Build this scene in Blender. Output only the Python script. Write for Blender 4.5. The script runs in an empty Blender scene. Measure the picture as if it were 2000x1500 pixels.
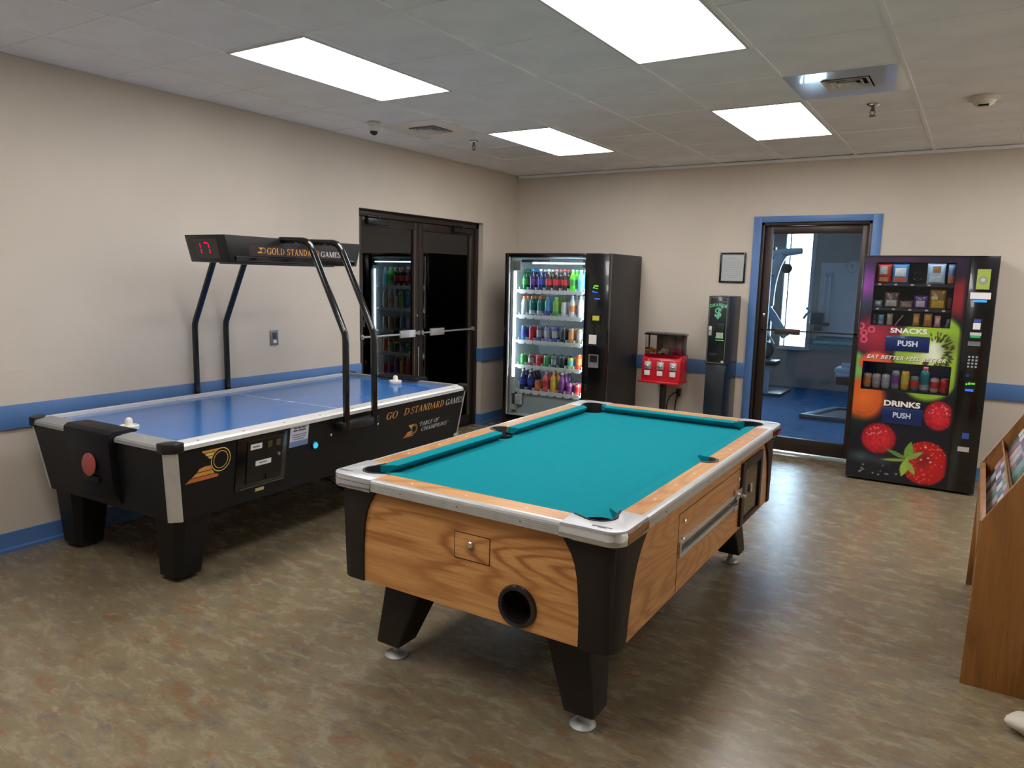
import bpy, bmesh, math, random
import numpy as np
from mathutils import Vector, Matrix
random.seed(7)
rng = np.random.default_rng(11)
S = bpy.context.scene
COL = S.collection
PI = math.pi

# ------------------------------------------------------------------ camera
def cam_setup():
    F, cx, cy, cz, yaw, pit, roll = 1434.673, 4.61088, -7.30398, 1.63295, 0.564667, -0.14413, 0.022612
    f = Vector((-math.sin(yaw)*math.cos(pit), math.cos(yaw)*math.cos(pit), math.sin(pit)))
    r0 = Vector((math.cos(yaw), math.sin(yaw), 0)); u0 = r0.cross(f)
    r = r0*math.cos(roll) + u0*math.sin(roll); u = -r0*math.sin(roll) + u0*math.cos(roll)
    c = bpy.data.cameras.new('camera'); o = bpy.data.objects.new('camera', c); COL.objects.link(o)
    m = Matrix((r, u, -f)).transposed().to_4x4(); m.translation = (cx, cy, cz)
    o.matrix_world = m
    c.sensor_width = 36; c.lens = F*36/2000; c.clip_start = .05; c.clip_end = 100
    S.camera = o
cam_setup()
# ------------------------------------------------------------------ world, exposure, light levels
W = bpy.data.worlds.new('world'); S.world = W; W.use_nodes = True
bg = W.node_tree.nodes['Background']; bg.inputs[0].default_value = (.80, .92, 1, 1); bg.inputs[1].default_value = 26.0
S.view_settings.view_transform = 'Standard'; S.view_settings.look = 'None'
S.view_settings.exposure = 0.0; S.view_settings.gamma = 1; S.view_settings.use_curve_mapping = False
TROFFER = 12.4        # ceiling lights
COOLER = 24.0          # strips inside the drinks machine
S.cycles.use_denoising = True
S.cycles.max_bounces = 10; S.cycles.diffuse_bounces = 5; S.cycles.glossy_bounces = 5
S.cycles.transmission_bounces = 8; S.cycles.transparent_max_bounces = 16
S.cycles.caustics_reflective = False; S.cycles.caustics_refractive = False
S.cycles.sample_clamp_indirect = 6.0

# ------------------------------------------------------------------ materials
def lin(c):
    out = []
    for v in c:
        v = v/255.
        out.append(v/12.92 if v <= .04045 else ((v+.055)/1.055)**2.4)
    return tuple(out)
MATS = {}
class NT:
    def __init__(s, name):
        s.m = bpy.data.materials.new(name); s.m.use_nodes = True; s.t = s.m.node_tree
        s.b = s.t.nodes['Principled BSDF']; s.out = s.t.nodes['Material Output']
    def n(s, typ, **k):
        x = s.t.nodes.new(typ)
        for a, v in k.items(): setattr(x, a, v)
        return x
    def l(s, a, b): s.t.links.new(a, b)
    def math(s, op, a, b=None):
        x = s.n('ShaderNodeMath', operation=op)
        for i, v in enumerate((a, b)):
            if v is None: continue
            if isinstance(v, (int, float)): x.inputs[i].default_value = v
            else: s.l(v, x.inputs[i])
        return x.outputs[0]
    def noise(s, vec, scale, detail=3, rough=.55, dist=0):
        x = s.n('ShaderNodeTexNoise'); x.inputs['Scale'].default_value = scale; x.inputs['Detail'].default_value = detail
        x.inputs['Roughness'].default_value = rough; x.inputs['Distortion'].default_value = dist
        if vec: s.l(vec, x.inputs['Vector'])
        return x.outputs['Fac']
    def ramp(s, fac, stops):
        x = s.n('ShaderNodeValToRGB'); e = x.color_ramp.elements
        while len(e) < len(stops): e.new(.5)
        for i, (p, c) in enumerate(stops): e[i].position = p; e[i].color = (*c, 1)
        s.l(fac, x.inputs[0]); return x.outputs[0]
    def mix(s, fac, a, b, typ='MIX'):
        x = s.n('ShaderNodeMix', data_type='RGBA', blend_type=typ)
        for i, v in ((0, fac), (6, a), (7, b)):
            if isinstance(v, (int, float)): x.inputs[i].default_value = v
            elif isinstance(v, tuple): x.inputs[i].default_value = (*v, 1)
            else: s.l(v, x.inputs[i])
        return x.outputs[2]
    def coord(s, scale=(1, 1, 1), rot=(0, 0, 0), loc=(0, 0, 0), kind='Object'):
        c = s.n('ShaderNodeTexCoord'); m = s.n('ShaderNodeMapping')
        m.inputs['Scale'].default_value = scale; m.inputs['Rotation'].default_value = rot; m.inputs['Location'].default_value = loc
        s.l(c.outputs[kind], m.inputs[0]); return m.outputs[0]
    def bump(s, h, strength=.2, dist=.01):
        x = s.n('ShaderNodeBump'); x.inputs['Strength'].default_value = strength; x.inputs['Distance'].default_value = dist
        s.l(h, x.inputs['Height']); s.l(x.outputs[0], s.b.inputs['Normal'])

def M(name, rgb, rough=.5, metal=0, spec=.5, var=.06, emit=None, es=0, coat=0, vs=6, bump=0):
    if name in MATS: return MATS[name]
    t = NT(name); c = lin(rgb)
    t.b.inputs['Roughness'].default_value = rough; t.b.inputs['Metallic'].default_value = metal
    t.b.inputs['Specular IOR Level'].default_value = spec; t.b.inputs['Coat Weight'].default_value = coat
    if var:
        n = t.noise(t.coord(), vs, 3)
        d = tuple(max(0, v*(1-var*2)) for v in c); h = tuple(min(1, v*(1+var*2)) for v in c)
        t.l(t.ramp(n, [(.25, d), (.75, h)]), t.b.inputs['Base Color'])
    else: t.b.inputs['Base Color'].default_value = (*c, 1)
    if bump: t.bump(t.noise(t.coord(), 180, 2), bump, .002)
    if emit:
        t.b.inputs['Emission Color'].default_value = (*lin(emit), 1); t.b.inputs['Emission Strength'].default_value = es
    MATS[name] = t.m; return t.m

def glass(name, tint, refl=1.5, rough=0.0, base=.0):
    t = NT(name); t.t.nodes.remove(t.b)
    tr = t.n('ShaderNodeBsdfTransparent'); tr.inputs[0].default_value = (*tint, 1)
    gl = t.n('ShaderNodeBsdfGlossy'); gl.inputs['Roughness'].default_value = rough; gl.inputs[0].default_value = (.95, .97, 1, 1)
    fr = t.n('ShaderNodeFresnel'); fr.inputs[0].default_value = refl
    f = t.math('ADD', fr.outputs[0], base)
    mx = t.n('ShaderNodeMixShader'); t.l(f, mx.inputs[0]); t.l(tr.outputs[0], mx.inputs[1]); t.l(gl.outputs[0], mx.inputs[2])
    t.l(mx.outputs[0], t.out.inputs[0]); MATS[name] = t.m; return t.m

def wood(name, light, mid, dark, axis='x', rough=.38, rings=15, stretch=.22, seed=0, coat=.15):
    sc = {'x': (stretch, 1.25, 1.25), 'y': (1.25, stretch, 1.25), 'z': (1.25, 1.25, stretch)}[axis]
    fs = {'x': (.035, 1, 1), 'y': (1, .035, 1), 'z': (1, 1, .035)}[axis]
    t = NT(name)
    v = t.coord(sc, loc=(seed, seed*.7, seed*1.3)); h = t.noise(v, 2.3, 1.5, .35, .1)
    f = t.noise(t.coord(fs), 240, 3, .6); f2 = t.noise(t.coord(fs), 45, 3, .6)
    q = t.math('ADD', t.math('MULTIPLY', h, rings*6.28), t.math('MULTIPLY', f2, 5.0))
    w = t.math('ADD', t.math('MULTIPLY', t.math('SINE', q), .5), .5)
    w = t.math('POWER', w, 2.6)
    big = t.noise(t.coord(sc, loc=(3+seed, 1, 2)), 1.3, 2)
    amp = t.ramp(big, [(.35, (.25, .25, .25)), (.65, (1, 1, 1))])
    col = t.mix(t.math('MULTIPLY', w, amp), lin(light), lin(dark))
    col = t.mix(t.ramp(f2, [(.42, (0, 0, 0)), (.66, (.55, .55, .55))]), col, lin(mid))
    col = t.mix(t.math('MULTIPLY', t.math('GREATER_THAN', f, .60), .30), col, lin(dark))
    t.l(col, t.b.inputs['Base Color']); t.b.inputs['Roughness'].default_value = rough; t.b.inputs['Coat Weight'].default_value = coat
    t.b.inputs['Coat Roughness'].default_value = .25
    t.bump(f, .05, .001)
    MATS[name] = t.m; return t.m

def floor_mat():
    t = NT('vinyl_floor')
    r = .35
    v = t.coord((.8, 1.7, 1), (0, 0, r))
    a = t.noise(v, 7.5, 9, .74, .35); b = t.noise(t.coord((.7, 1.7, 1), (0, 0, r), (7, 3, 0)), 9, 7, .68, .6)
    c = t.noise(t.coord((.7, 1.9, 1), (0, 0, r), (2, 9, 0)), 8, 7, .7, .5); d = t.noise(t.coord((.8, 2.0, 1), (0, 0, r), (5, 1, 0)), 46, 6, .75, .3)
    base = t.ramp(a, [(.22, lin((98, 84, 62))), (.45, lin((126, 112, 86))), (.58, lin((139, 126, 99))), (.82, lin((158, 148, 124)))])
    col = t.mix(t.ramp(b, [(.53, (0, 0, 0)), (.64, (.8, .8, .8))]), base, lin((126, 90, 60)))
    col = t.mix(t.ramp(c, [(.54, (0, 0, 0)), (.66, (.75, .75, .75))]), col, lin((98, 90, 86)))
    col = t.mix(t.ramp(d, [(.55, (0, 0, 0)), (.72, (.45, .45, .45))]), col, lin((70, 57, 40)))
    col = t.mix(t.ramp(d, [(.15, (.55, .55, .55)), (.48, (0, 0, 0))]), col, lin((160, 151, 128)))
    t.l(col, t.b.inputs['Base Color'])
    t.l(t.ramp(a, [(.3, (.23, .23, .23)), (.7, (.30, .30, .30))]), t.b.inputs['Roughness'])
    t.b.inputs['Specular IOR Level'].default_value = .5
    t.bump(d, .05, .002)
    MATS['floor'] = t.m; return t.m

def vcol_mat(name, rough=.35):
    t = NT(name); a = t.n('ShaderNodeVertexColor'); a.layer_name = 'Col'
    t.l(a.outputs[0], t.b.inputs['Base Color']); t.b.inputs['Roughness'].default_value = rough
    t.b.inputs['Coat Weight'].default_value = .3; MATS[name] = t.m; return t.m

def emat(name, rgb, strength):
    if name in MATS: return MATS[name]
    t = NT(name); t.t.nodes.remove(t.b)
    e = t.n('ShaderNodeEmission'); e.inputs[0].default_value = (*lin(rgb), 1); e.inputs[1].default_value = strength
    t.l(e.outputs[0], t.out.inputs[0]); MATS[name] = t.m; return t.m

# ------------------------------------------------------------------ mesh building
class MB:
    def __init__(s): s.v = []; s.f = []
    def add(s, vs, fs):
        o = len(s.v); s.v += [tuple(v) for v in vs]; s.f += [tuple(i+o for i in f) for f in fs]; return s
    def box(s, x0, y0, z0, x1, y1, z1):
        x0, x1 = sorted((x0, x1)); y0, y1 = sorted((y0, y1)); z0, z1 = sorted((z0, z1))
        return s.add([(x0, y0, z0), (x1, y0, z0), (x1, y1, z0), (x0, y1, z0), (x0, y0, z1), (x1, y0, z1), (x1, y1, z1), (x0, y1, z1)],
                     [(0, 3, 2, 1), (4, 5, 6, 7), (0, 1, 5, 4), (1, 2, 6, 5), (2, 3, 7, 6), (3, 0, 4, 7)])
    def loft(s, rings, closed=True, cap=True):
        n = len(rings[0]); vs = [p for r in rings for p in r]; fs = []
        for k in range(len(rings)-1):
            for i in range(n if closed else n-1):
                j = (i+1) % n; fs.append((k*n+i, k*n+j, (k+1)*n+j, (k+1)*n+i))
        if cap and closed:
            fs.append(tuple(reversed(range(n)))); fs.append(tuple(range((len(rings)-1)*n, len(rings)*n)))
        return s.add(vs, fs)
    def prism(s, pts, axis, a, b):
        def P(p, t):
            if axis == 'x': return (t, p[0], p[1])
            if axis == 'y': return (p[0], t, p[1])
            return (p[0], p[1], t)
        return s.loft([[P(p, a) for p in pts], [P(p, b) for p in pts]])
    def frustum(s, c0, h0, z0, c1, h1, z1, ch=0):
        def ring(c, h, z):
            hx, hy = h if isinstance(h, tuple) else (h, h); k = ch
            if not k: return [(c[0]-hx, c[1]-hy, z), (c[0]+hx, c[1]-hy, z), (c[0]+hx, c[1]+hy, z), (c[0]-hx, c[1]+hy, z)]
            k = ch*min(hx, hy)
            return [(c[0]+x, c[1]+y, z) for x, y in ((-hx+k, -hy), (hx-k, -hy), (hx, -hy+k), (hx, hy-k), (hx-k, hy), (-hx+k, hy), (-hx, hy-k), (-hx, -hy+k))]
        return s.loft([ring(c0, h0, z0), ring(c1, h1, z1)])
    def tube(s, path, r, n=10):
        path = [Vector(p) for p in path]; rings = []; up = None
        for i, p in enumerate(path):
            d = (path[min(i+1, len(path)-1)]-path[max(i-1, 0)]).normalized()
            if up is None:
                up = Vector((0, 0, 1)) if abs(d.z) < .9 else Vector((1, 0, 0))
            a = d.cross(up).normalized(); up = a.cross(d).normalized()
            rr = r[i] if isinstance(r, (list, tuple)) else r
            rings.append([p+a*rr*math.cos(2*PI*k/n)+up*rr*math.sin(2*PI*k/n) for k in range(n)])
        return s.loft(rings)
    def lathe(s, prof, n=20, c=(0, 0, 0), axis='z', cap=True):
        rings = []
        for r, h in prof:
            ring = []
            for k in range(n):
                a = 2*PI*k/n; x, y = r*math.cos(a), r*math.sin(a)
                q = {'z': (x, y, h), 'y': (x, h, -y), '-y': (x, -h, y), 'x': (h, x, y), '-z': (x, -y, -h)}[axis]
                ring.append((c[0]+q[0], c[1]+q[1], c[2]+q[2]))
            rings.append(ring)
        return s.loft(rings, True, cap)
    def cyl(s, p0, p1, r, n=14): return s.tube([p0, p1], r, n)
    def sphere(s, c, r, n=10, m=6, sq=1):
        return s.lathe([(max(r*math.sin(PI*i/m), 1e-4), -r*sq*math.cos(PI*i/m)) for i in range(m+1)], n, c)

def obj(name, mb, mat, parent=None, smooth=True, bevel=0, label=None, ang=40, segs=2):
    me = bpy.data.meshes.new(name); me.from_pydata(mb.v, [], mb.f)
    bm = bmesh.new(); bm.from_mesh(me)
    bmesh.ops.recalc_face_normals(bm, faces=bm.faces)
    if bevel:
        es = [e for e in bm.edges if len(e.link_faces) == 2 and e.calc_face_angle(0) > .5]
        bmesh.ops.bevel(bm, geom=es, offset=bevel, segments=segs, profile=.5, affect='EDGES', clamp_overlap=True)
    bm.to_mesh(me); bm.free()
    if smooth:
        me.shade_smooth(); me.set_sharp_from_angle(angle=math.radians(ang))
    if mat: me.materials.append(mat)
    o = bpy.data.objects.new(name, me); COL.objects.link(o)
    if parent is not None: o.parent = parent
    if label: o['label'] = label
    return o
def B(*a): return MB().box(*a)
def tag(o, label, cat, group=None, kind=None):
    o['label'] = label; o['category'] = cat
    if group: o['group'] = group
    if kind: o['kind'] = kind
    return o
def thing(name, label, cat, loc=(0, 0, 0), rz=0, group=None):
    o = bpy.data.objects.new(name, None); o.empty_display_size = .1; COL.objects.link(o)
    o.location = loc; o.rotation_euler = (0, 0, rz); return tag(o, label, cat, group)
def struct(name, mb, mat, parent=None, **k):
    o = obj(name, mb, mat, parent, **k)
    if parent is None: o['kind'] = 'structure'
    return o
def share(src, name, parent, loc=None, mat=None):
    o = bpy.data.objects.new(name, src.data); COL.objects.link(o); o.parent = parent
    if loc is not None: o.location = loc
    if mat is not None:
        o.material_slots[0].link = 'OBJECT'; o.material_slots[0].material = mat
    return o

# ------------------------------------------------------------------ lettering
def text2d(body, bold=0.0, shear=0, spacing=1.0):
    cu = bpy.data.curves.new('t', 'FONT'); cu.body = body; cu.size = 1; cu.shear = shear; cu.offset = bold; cu.space_character = spacing
    cu.resolution_u = 3
    o = bpy.data.objects.new('t', cu); COL.objects.link(o); bpy.context.view_layer.update()
    me = bpy.data.meshes.new_from_object(o.evaluated_get(bpy.context.evaluated_depsgraph_get()))
    v = [(q.co.x, q.co.y) for q in me.vertices]; f = [tuple(p.vertices) for p in me.polygons]
    bpy.data.objects.remove(o); bpy.data.curves.remove(cu); bpy.data.meshes.remove(me)
    return v, f
def _bar(x0, y0, x1, y1, w):
    dx, dy = x1-x0, y1-y0
    if abs(dy) > abs(dx)*.3: return [(x0-w/2, y0), (x0+w/2, y0), (x1+w/2, y1), (x1-w/2, y1)]
    return [(x0, y0-w/2), (x1, y1-w/2), (x1, y1+w/2), (x0, y0+w/2)]
def _arc(cx, cy, rx, ry, a0, a1, T=.17, t=.07, n=14):
    out = []
    P = []
    for i in range(n+1):
        a = math.radians(a0+(a1-a0)*i/n); w = t+(T-t)*abs(math.cos(a))**1.5
        P.append(((cx+rx*math.cos(a), cy+ry*math.sin(a)), (cx+(rx-w)*math.cos(a), cy+(ry-w*.9)*math.sin(a))))
    for i in range(n): out.append([P[i][0], P[i+1][0], P[i+1][1], P[i][1]])
    return out
def glyph(c):
    T, t = .17, .07
    st = lambda x, y0=0, y1=1, w=T: [_bar(x, y0, x, y1, w)]
    sf = lambda x, y, l=.3: [_bar(x-l/2, y, x+l/2, y, t*.8)]
    if c == 'G': return _arc(.44, .5, .42, .52, 42, 330) + st(.75, .03, .45, .15) + sf(.72, .45, .34) + st(.80, .66, .96, .06), .95
    if c == 'C': return _arc(.44, .5, .42, .52, 42, 322) + st(.78, .66, .96, .06), .88
    if c == 'O': return _arc(.44, .5, .43, .52, 0, 360, n=24), .92
    if c == 'L': return st(.19) + sf(.19, .97) + [_bar(.05, .03, .66, .03, t)] + st(.64, 0, .28, .06), .74
    if c == 'D': return st(.19) + _arc(.26, .5, .58, .5, -90, 90) + [_bar(.04, .03, .3, .03, t)] + [_bar(.04, .97, .3, .97, t)], .9
    if c == 'S': return _arc(.34, .74, .29, .27, 25, 270, .15, .08) + _arc(.34, .26, .31, .28, 90, -155, .15, .08) + st(.58, .7, .98, .05) + st(.07, .02, .3, .05), .72
    if c == 'T': return st(.4) + sf(.4, .03, .34) + [_bar(.03, .96, .77, .96, t)] + st(.06, .7, .97, .05) + st(.74, .7, .97, .05), .82
    if c == 'A': return [_bar(.12, 0, .42, 1, .08)] + [_bar(.70, 0, .40, 1, .18)] + [_bar(.22, .32, .60, .32, t)] + sf(.12, .03, .26) + sf(.72, .03, .32), .88
    if c == 'N': return st(.16, w=.08) + st(.78, w=.08) + [_bar(.74, 0, .18, 1, .2)] + sf(.16, .03, .26) + sf(.12, .97, .24) + sf(.78, .97, .26), .95
    if c == 'R': return st(.19) + _arc(.3, .74, .36, .27, -90, 90) + [_bar(.04, .97, .32, .97, t)] + [_bar(.19, .48, .34, .48, t)] + [_bar(.70, 0, .36, .5, .18)] + sf(.19, .03) + sf(.74, .03, .24), .88
    if c == 'M': return st(.14, w=.08) + st(.92, w=T) + [_bar(.52, 0, .2, 1, .17)] + [_bar(.50, 0, .86, 1, .08)] + sf(.14, .03, .24) + sf(.12, .97, .24) + sf(.92, .03) + sf(.94, .97, .26), 1.12
    if c in 'EF':
        g = st(.19) + sf(.19, .03) + [_bar(.04, .97, .66, .97, t)] + [_bar(.19, .52, .48, .52, t)] + st(.64, .74, .98, .06) + st(.47, .42, .62, .05)
        if c == 'E': g += [_bar(.04, .03, .68, .03, t)] + st(.66, .02, .28, .06)
        return g, .76
    if c == 'B': return st(.19) + _arc(.3, .75, .33, .25, -90, 90) + _arc(.3, .26, .38, .27, -90, 90) + [_bar(.04, .97, .32, .97, t)] + [_bar(.04, .03, .32, .03, t)], .8
    if c == 'H': return st(.19) + st(.76) + [_bar(.19, .5, .76, .5, t)] + sf(.19, .03) + sf(.19, .97) + sf(.76, .03) + sf(.76, .97), .97
    if c == 'P': return st(.19) + _arc(.3, .72, .37, .28, -90, 90) + [_bar(.04, .97, .32, .97, t)] + [_bar(.19, .45, .32, .45, t)] + sf(.19, .03), .78
    if c == 'I': return st(.2) + sf(.2, .03) + sf(.2, .97), .42
    if c == '"': return st(.1, .72, 1, .06) + st(.24, .72, 1, .06), .34
    return [], .38
def serif2d(body, shear=0):
    v, f, x = [], [], 0
    for c in body:
        g, w = glyph(c)
        for q in g:
            o = len(v); v += [(x+p[0]+shear*p[1], p[1]) for p in q]; f.append(tuple(range(o, o+4)))
        x += w+.04
    return v, f
def put(name, vf, mat, parent, origin, right, up, w, h=None, lift=.0008, label=None):
    """lays flat 2-D artwork (verts, faces) on a surface: lower-left corner at origin, width w, height h"""
    v, f = vf
    xs = [p[0] for p in v]; ys = [p[1] for p in v]; x0, y0 = min(xs), min(ys); sx = w/(max(xs)-x0); sy = (h/(max(ys)-y0)) if h else sx
    R = Vector(right).normalized(); U = Vector(up).normalized(); N = R.cross(U); O = Vector(origin)+N*lift
    me = bpy.data.meshes.new(name)
    me.from_pydata([tuple(O+R*(p[0]-x0)*sx+U*(p[1]-y0)*sy) for p in v], [], f); me.materials.append(mat)
    o = bpy.data.objects.new(name, me); COL.objects.link(o); o.parent = parent
    if label: o['label'] = label
    return o

# ------------------------------------------------------------------ shared materials
H = 2.774
m_wall = M('wall_paint', (210, 198, 183), .6, var=.025, vs=1.5, spec=.3)
m_white = M('white_paint', (214, 212, 208), .5, var=.02)
m_tile = M('ceiling_tile_fibre', (245, 245, 246), .8, var=.03, vs=3, bump=.15, spec=.2)
m_bar = M('ceiling_grid_enamel', (246, 246, 246), .5, var=.02)
m_blue = M('blue_trim_paint', (84, 122, 178), .42, var=.05, vs=4)
m_floor = floor_mat()
m_bronze = M('dark_bronze_anodised', (62, 52, 48), .38, .6, var=.05)
m_bronze2 = M('bronze_edge', (120, 105, 92), .35, .6, var=.05)
m_black = M('black_laminate', (19, 19, 20), .48, var=.08, spec=.3)
m_blackgl = M('black_gloss_paint', (12, 12, 14), .18, var=.05, coat=.4)
m_blackpl = M('black_plastic', (18, 18, 19), .38, var=.05)
m_brownblk = M('brown_black_vinyl', (36, 29, 25), .5, var=.08, spec=.35)
m_alu = M('brushed_aluminium', (212, 211, 209), .30, .5, var=.04, vs=20)
m_alu2 = M('satin_aluminium_casting', (196, 195, 196), .42, .6, var=.04)
m_chrome = M('chrome', (232, 234, 236), .06, 1, var=.01)
m_rubber = M('black_rubber', (14, 14, 14), .7, var=.1)
m_oak = wood('oak_laminate', (216, 158, 96), (184, 118, 62), (150, 88, 40), 'x', rings=26, seed=1)
m_oaky = wood('oak_laminate_lengthwise', (206, 150, 92), (176, 112, 62), (144, 88, 46), 'y', rings=26, seed=4)
m_rack = wood('oak_veneer_rack', (166, 112, 52), (140, 90, 40), (112, 68, 30), 'z', rings=11, seed=2, rough=.42)
m_cloth = M('teal_cloth', (8, 131, 142), .92, var=.02, vs=40, spec=.1, bump=.1)
m_dark = M('unlit_interior', (8, 8, 9), .9, var=.1)
m_inkw = M('white_ink', (228, 226, 222), .5, var=.01)
m_inkg = M('grey_ink', (120, 120, 122), .6, var=.01)
m_paper = M('white_paper', (226, 224, 222), .7, var=.02)
g_door = glass('blue_tinted_glass', (.60, .69, .76), 1.5)
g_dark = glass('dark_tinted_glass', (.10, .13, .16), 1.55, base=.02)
g_clear = glass('clear_glass', (.97, .985, .985), 1.3)

# ------------------------------------------------------------------ room shell
XR, YF = 7.4, -9.6
struct('floor', B(-.12, YF, -.06, XR, .16, 0), m_floor, smooth=False)
DY0, DY1, DH = -2.555, -.674, 2.2
wl = struct('wall_left', MB().box(-.2, YF, 0, 0, DY0, H+.12).box(-.2, DY1, 0, 0, .0, H+.12).box(-.2, DY0, DH, 0, DY1, H+.12), m_wall, smooth=False)
obj('lower_wall_panel', B(0, YF, .11, .004, DY0, 1.05), m_wall, wl, smooth=False)
BX0, BX1, BH = 2.765, 3.73, 2.205
struct('wall_back', MB().box(-.2, 0, 0, BX0, .16, H+.12).box(BX1, 0, 0, XR, .16, H+.12).box(BX0, 0, BH, BX1, .16, H+.12), m_wall, smooth=False)
m_bounce = M('bounce_wall_paint', (240, 236, 230), .6, var=.02)  # unseen walls coloured paler to bounce more light into the room
struct('wall_right', B(XR, YF, 0, XR+.15, .16, H+.12), m_bounce, smooth=False)
struct('wall_front', B(-.2, YF-.15, 0, XR+.15, YF, H+.12), m_bounce, smooth=False)
ce = struct('ceiling', B(-.2, YF, H+.06, XR, .16, H+.12), m_dark, smooth=False)
gx = [.50+.6075*k for k in range(-1, 12)]; gy = [-.455-.605*k for k in range(-1, 16)]
gx = [0]+[x for x in gx if .05 < x < XR]+[XR]; gy = [0]+[y for y in gy if YF < y < -.05]+[YF]
lights_at = [(1.1075, -4.69), (2.93, -4.69), (1.1075, -2.27), (2.93, -2.27), (1.1075, -7.11), (2.93, -7.11), (4.7525, -2.27), (6.575, -4.69), (6.575, -2.27)]  # entries outside the frame are added, unseen lights for more brightness
skip = set()
def cell(x, y):
    for i in range(len(gx)-1):
        for j in range(len(gy)-1):
            if gx[i] <= x < gx[i+1] and gy[j+1] <= y < gy[j]: return i, j
for x, y in lights_at:
    skip.add(cell(x+.3, y+.3)); skip.add(cell(x+.3, y+.9))
vents = [(.80, -2.5725), (3.84, -2.5725)]
for v in vents: skip.add(cell(*v))
tile_mesh = {}
for i in range(len(gx)-1):
    for j in range(len(gy)-1):
        if (i, j) in skip: continue
        w, d = gx[i+1]-gx[i]-.006, gy[j]-gy[j+1]-.006
        key = (round(w, 3), round(d, 3)); cx, cy = (gx[i]+gx[i+1])/2, (gy[j]+gy[j+1])/2
        if key not in tile_mesh:
            tile_mesh[key] = obj('ceiling_tile', B(-w/2, -d/2, 0, w/2, d/2, .014), m_tile, ce, bevel=.003, segs=1)
            o = tile_mesh[key]
        else: o = share(tile_mesh[key], 'ceiling_tile', ce)
        o.location = (cx, cy, H+.003+random.uniform(0, .003)); o.rotation_euler = (random.uniform(-.004, .004), random.uniform(-.004, .004), 0)
for x in gx[1:-1]: obj('grid_bar', B(x-.011, YF, H-.001, x+.011, 0, H+.012), m_bar, ce, smooth=False)
for y in gy[1:-1]: obj('grid_bar', B(0, y-.009, H, XR, y+.009, H+.012), m_bar, ce, smooth=False)
struct('trim_1', B(0.02, -.026, H-.028, XR, 0, H-.002), M('ceiling_angle_white', (244, 244, 244), .5, var=.01), smooth=False)
# chair rails and baseboards
RZ0, RZ1 = .712, .85
struct('trim_2', B(0, YF, RZ0, .022, DY0+.0, RZ1), m_blue, bevel=.004)
struct('trim_3', MB().box(0, DY1, RZ0, .022, 0, RZ1).box(-.058, DY1-.012, RZ0, .022, DY1, RZ1), m_blue)
struct('trim_4', B(0, -.022, RZ0, 2.70, 0, RZ1), m_blue, bevel=.004)
struct('trim_5', B(3.80, -.022, RZ0, XR, 0, RZ1), m_blue, bevel=.004)
def base_prof(s): return [(0, 0), (.026*s, 0), (.026*s, .018), (.014*s, .026), (.012*s, .112), (0, .115)]
struct('baseboard_left', MB().prism(base_prof(1), 'y', YF, DY0), m_blue)
struct('baseboard_door', MB().prism(base_prof(1), 'y', DY1, 0).box(-.058, DY1-.012, 0, .012, DY1, .115), m_blue)
struct('baseboard_back', MB().prism(base_prof(-1), 'x', 0, 2.70), m_blue)
struct('baseboard_right', MB().prism(base_prof(-1), 'x', 3.80, XR), m_blue)

# ------------------------------------------------------------------ double glass doors in the left wall (door_1)
d1 = struct('door_1', MB().box(-.13, DY0, 0, -.058, DY0+.055, DH).box(-.13, DY1-.055, 0, -.058, DY1, DH).box(-.13, DY0, DH-.06, -.058, DY1, DH).box(-.13, DY0, 0, -.058, DY1, .012), m_bronze, bevel=.003)
ym = -1.655
for (a, b, hinge) in ((DY0+.057, ym-.003, 0), (ym+.003, DY1-.057, 1)):
    st = .062
    leaf = obj('door_leaf', MB().box(-.118, a, .015, -.074, a+st, DH-.063).box(-.118, b-st, .015, -.074, b, DH-.063)
               .box(-.118, a+st, DH-.063-.075, -.074, b-st, DH-.063).box(-.118, a+st, .015, -.074, b-st, .12), m_bronze, d1, bevel=.003)
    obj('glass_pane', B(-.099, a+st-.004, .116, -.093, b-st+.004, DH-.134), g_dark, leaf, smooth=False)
    e = b-st if hinge == 0 else b-st
    obj('glazing_bead', MB().box(-.092, e-.012, .12, -.070, e, DH-.138), m_bronze2, leaf)
    obj('push_bar', MB().box(-.055, a+.01, 1.061, -.045, b-.01, 1.077).box(-.074, a+.015, 1.05, -.045, a+.04, 1.09).box(-.074, b-.04, 1.05, -.045, b-.015, 1.09), m_alu2, leaf, bevel=.002)
    pc = (b-.19) if hinge == 0 else (a+.26)
    obj('push_pad', B(-.056, pc-.12, 1.035, -.036, pc+.10, 1.105), m_alu, leaf, bevel=.003)
    hy = a+.25 if hinge == 0 else b-.25
    cl = obj('door_closer', B(-.074, hy-.16, DH-.125, -.028, hy+.12, DH-.072), m_blackpl, leaf, bevel=.006)
    obj('closer_arm', MB().box(-.062, hy-.02, DH-.07, -.040, hy+.02, DH-.05).box(-.060, hy-.15, DH-.062, -.046, hy+.02, DH-.052), m_blackpl, leaf, bevel=.002)
obj('door_bolt', MB().tube([(-.070, ym-.012, .30), (-.070, ym-.012, .93)], .007, 8), m_chrome, d1)
obj('key_cylinder', MB().lathe([(.014, 0), (.014, .008), (.008, .010)], 14, (-.074, ym-.036, 1.24), 'x'), m_chrome, d1)
# dark box added behind the double doors to keep their glass dark
vb = struct('wall_dark_backing', MB().box(-1.7, -3.3, 0, -1.6, .1, 2.6).box(-1.7, -3.3, 0, -.2, -3.2, 2.6).box(-1.7, 0, 0, -.2, .1, 2.6).box(-1.7, -3.3, 2.5, -.2, .1, 2.6), M('dark_backing_paint', (70, 68, 66), .7), smooth=False)
struct('floor_dark_backing', B(-1.7, -3.3, -.06, -.12, .1, -.001), M('dark_backing_mat', (40, 38, 36), .9), smooth=False)

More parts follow.
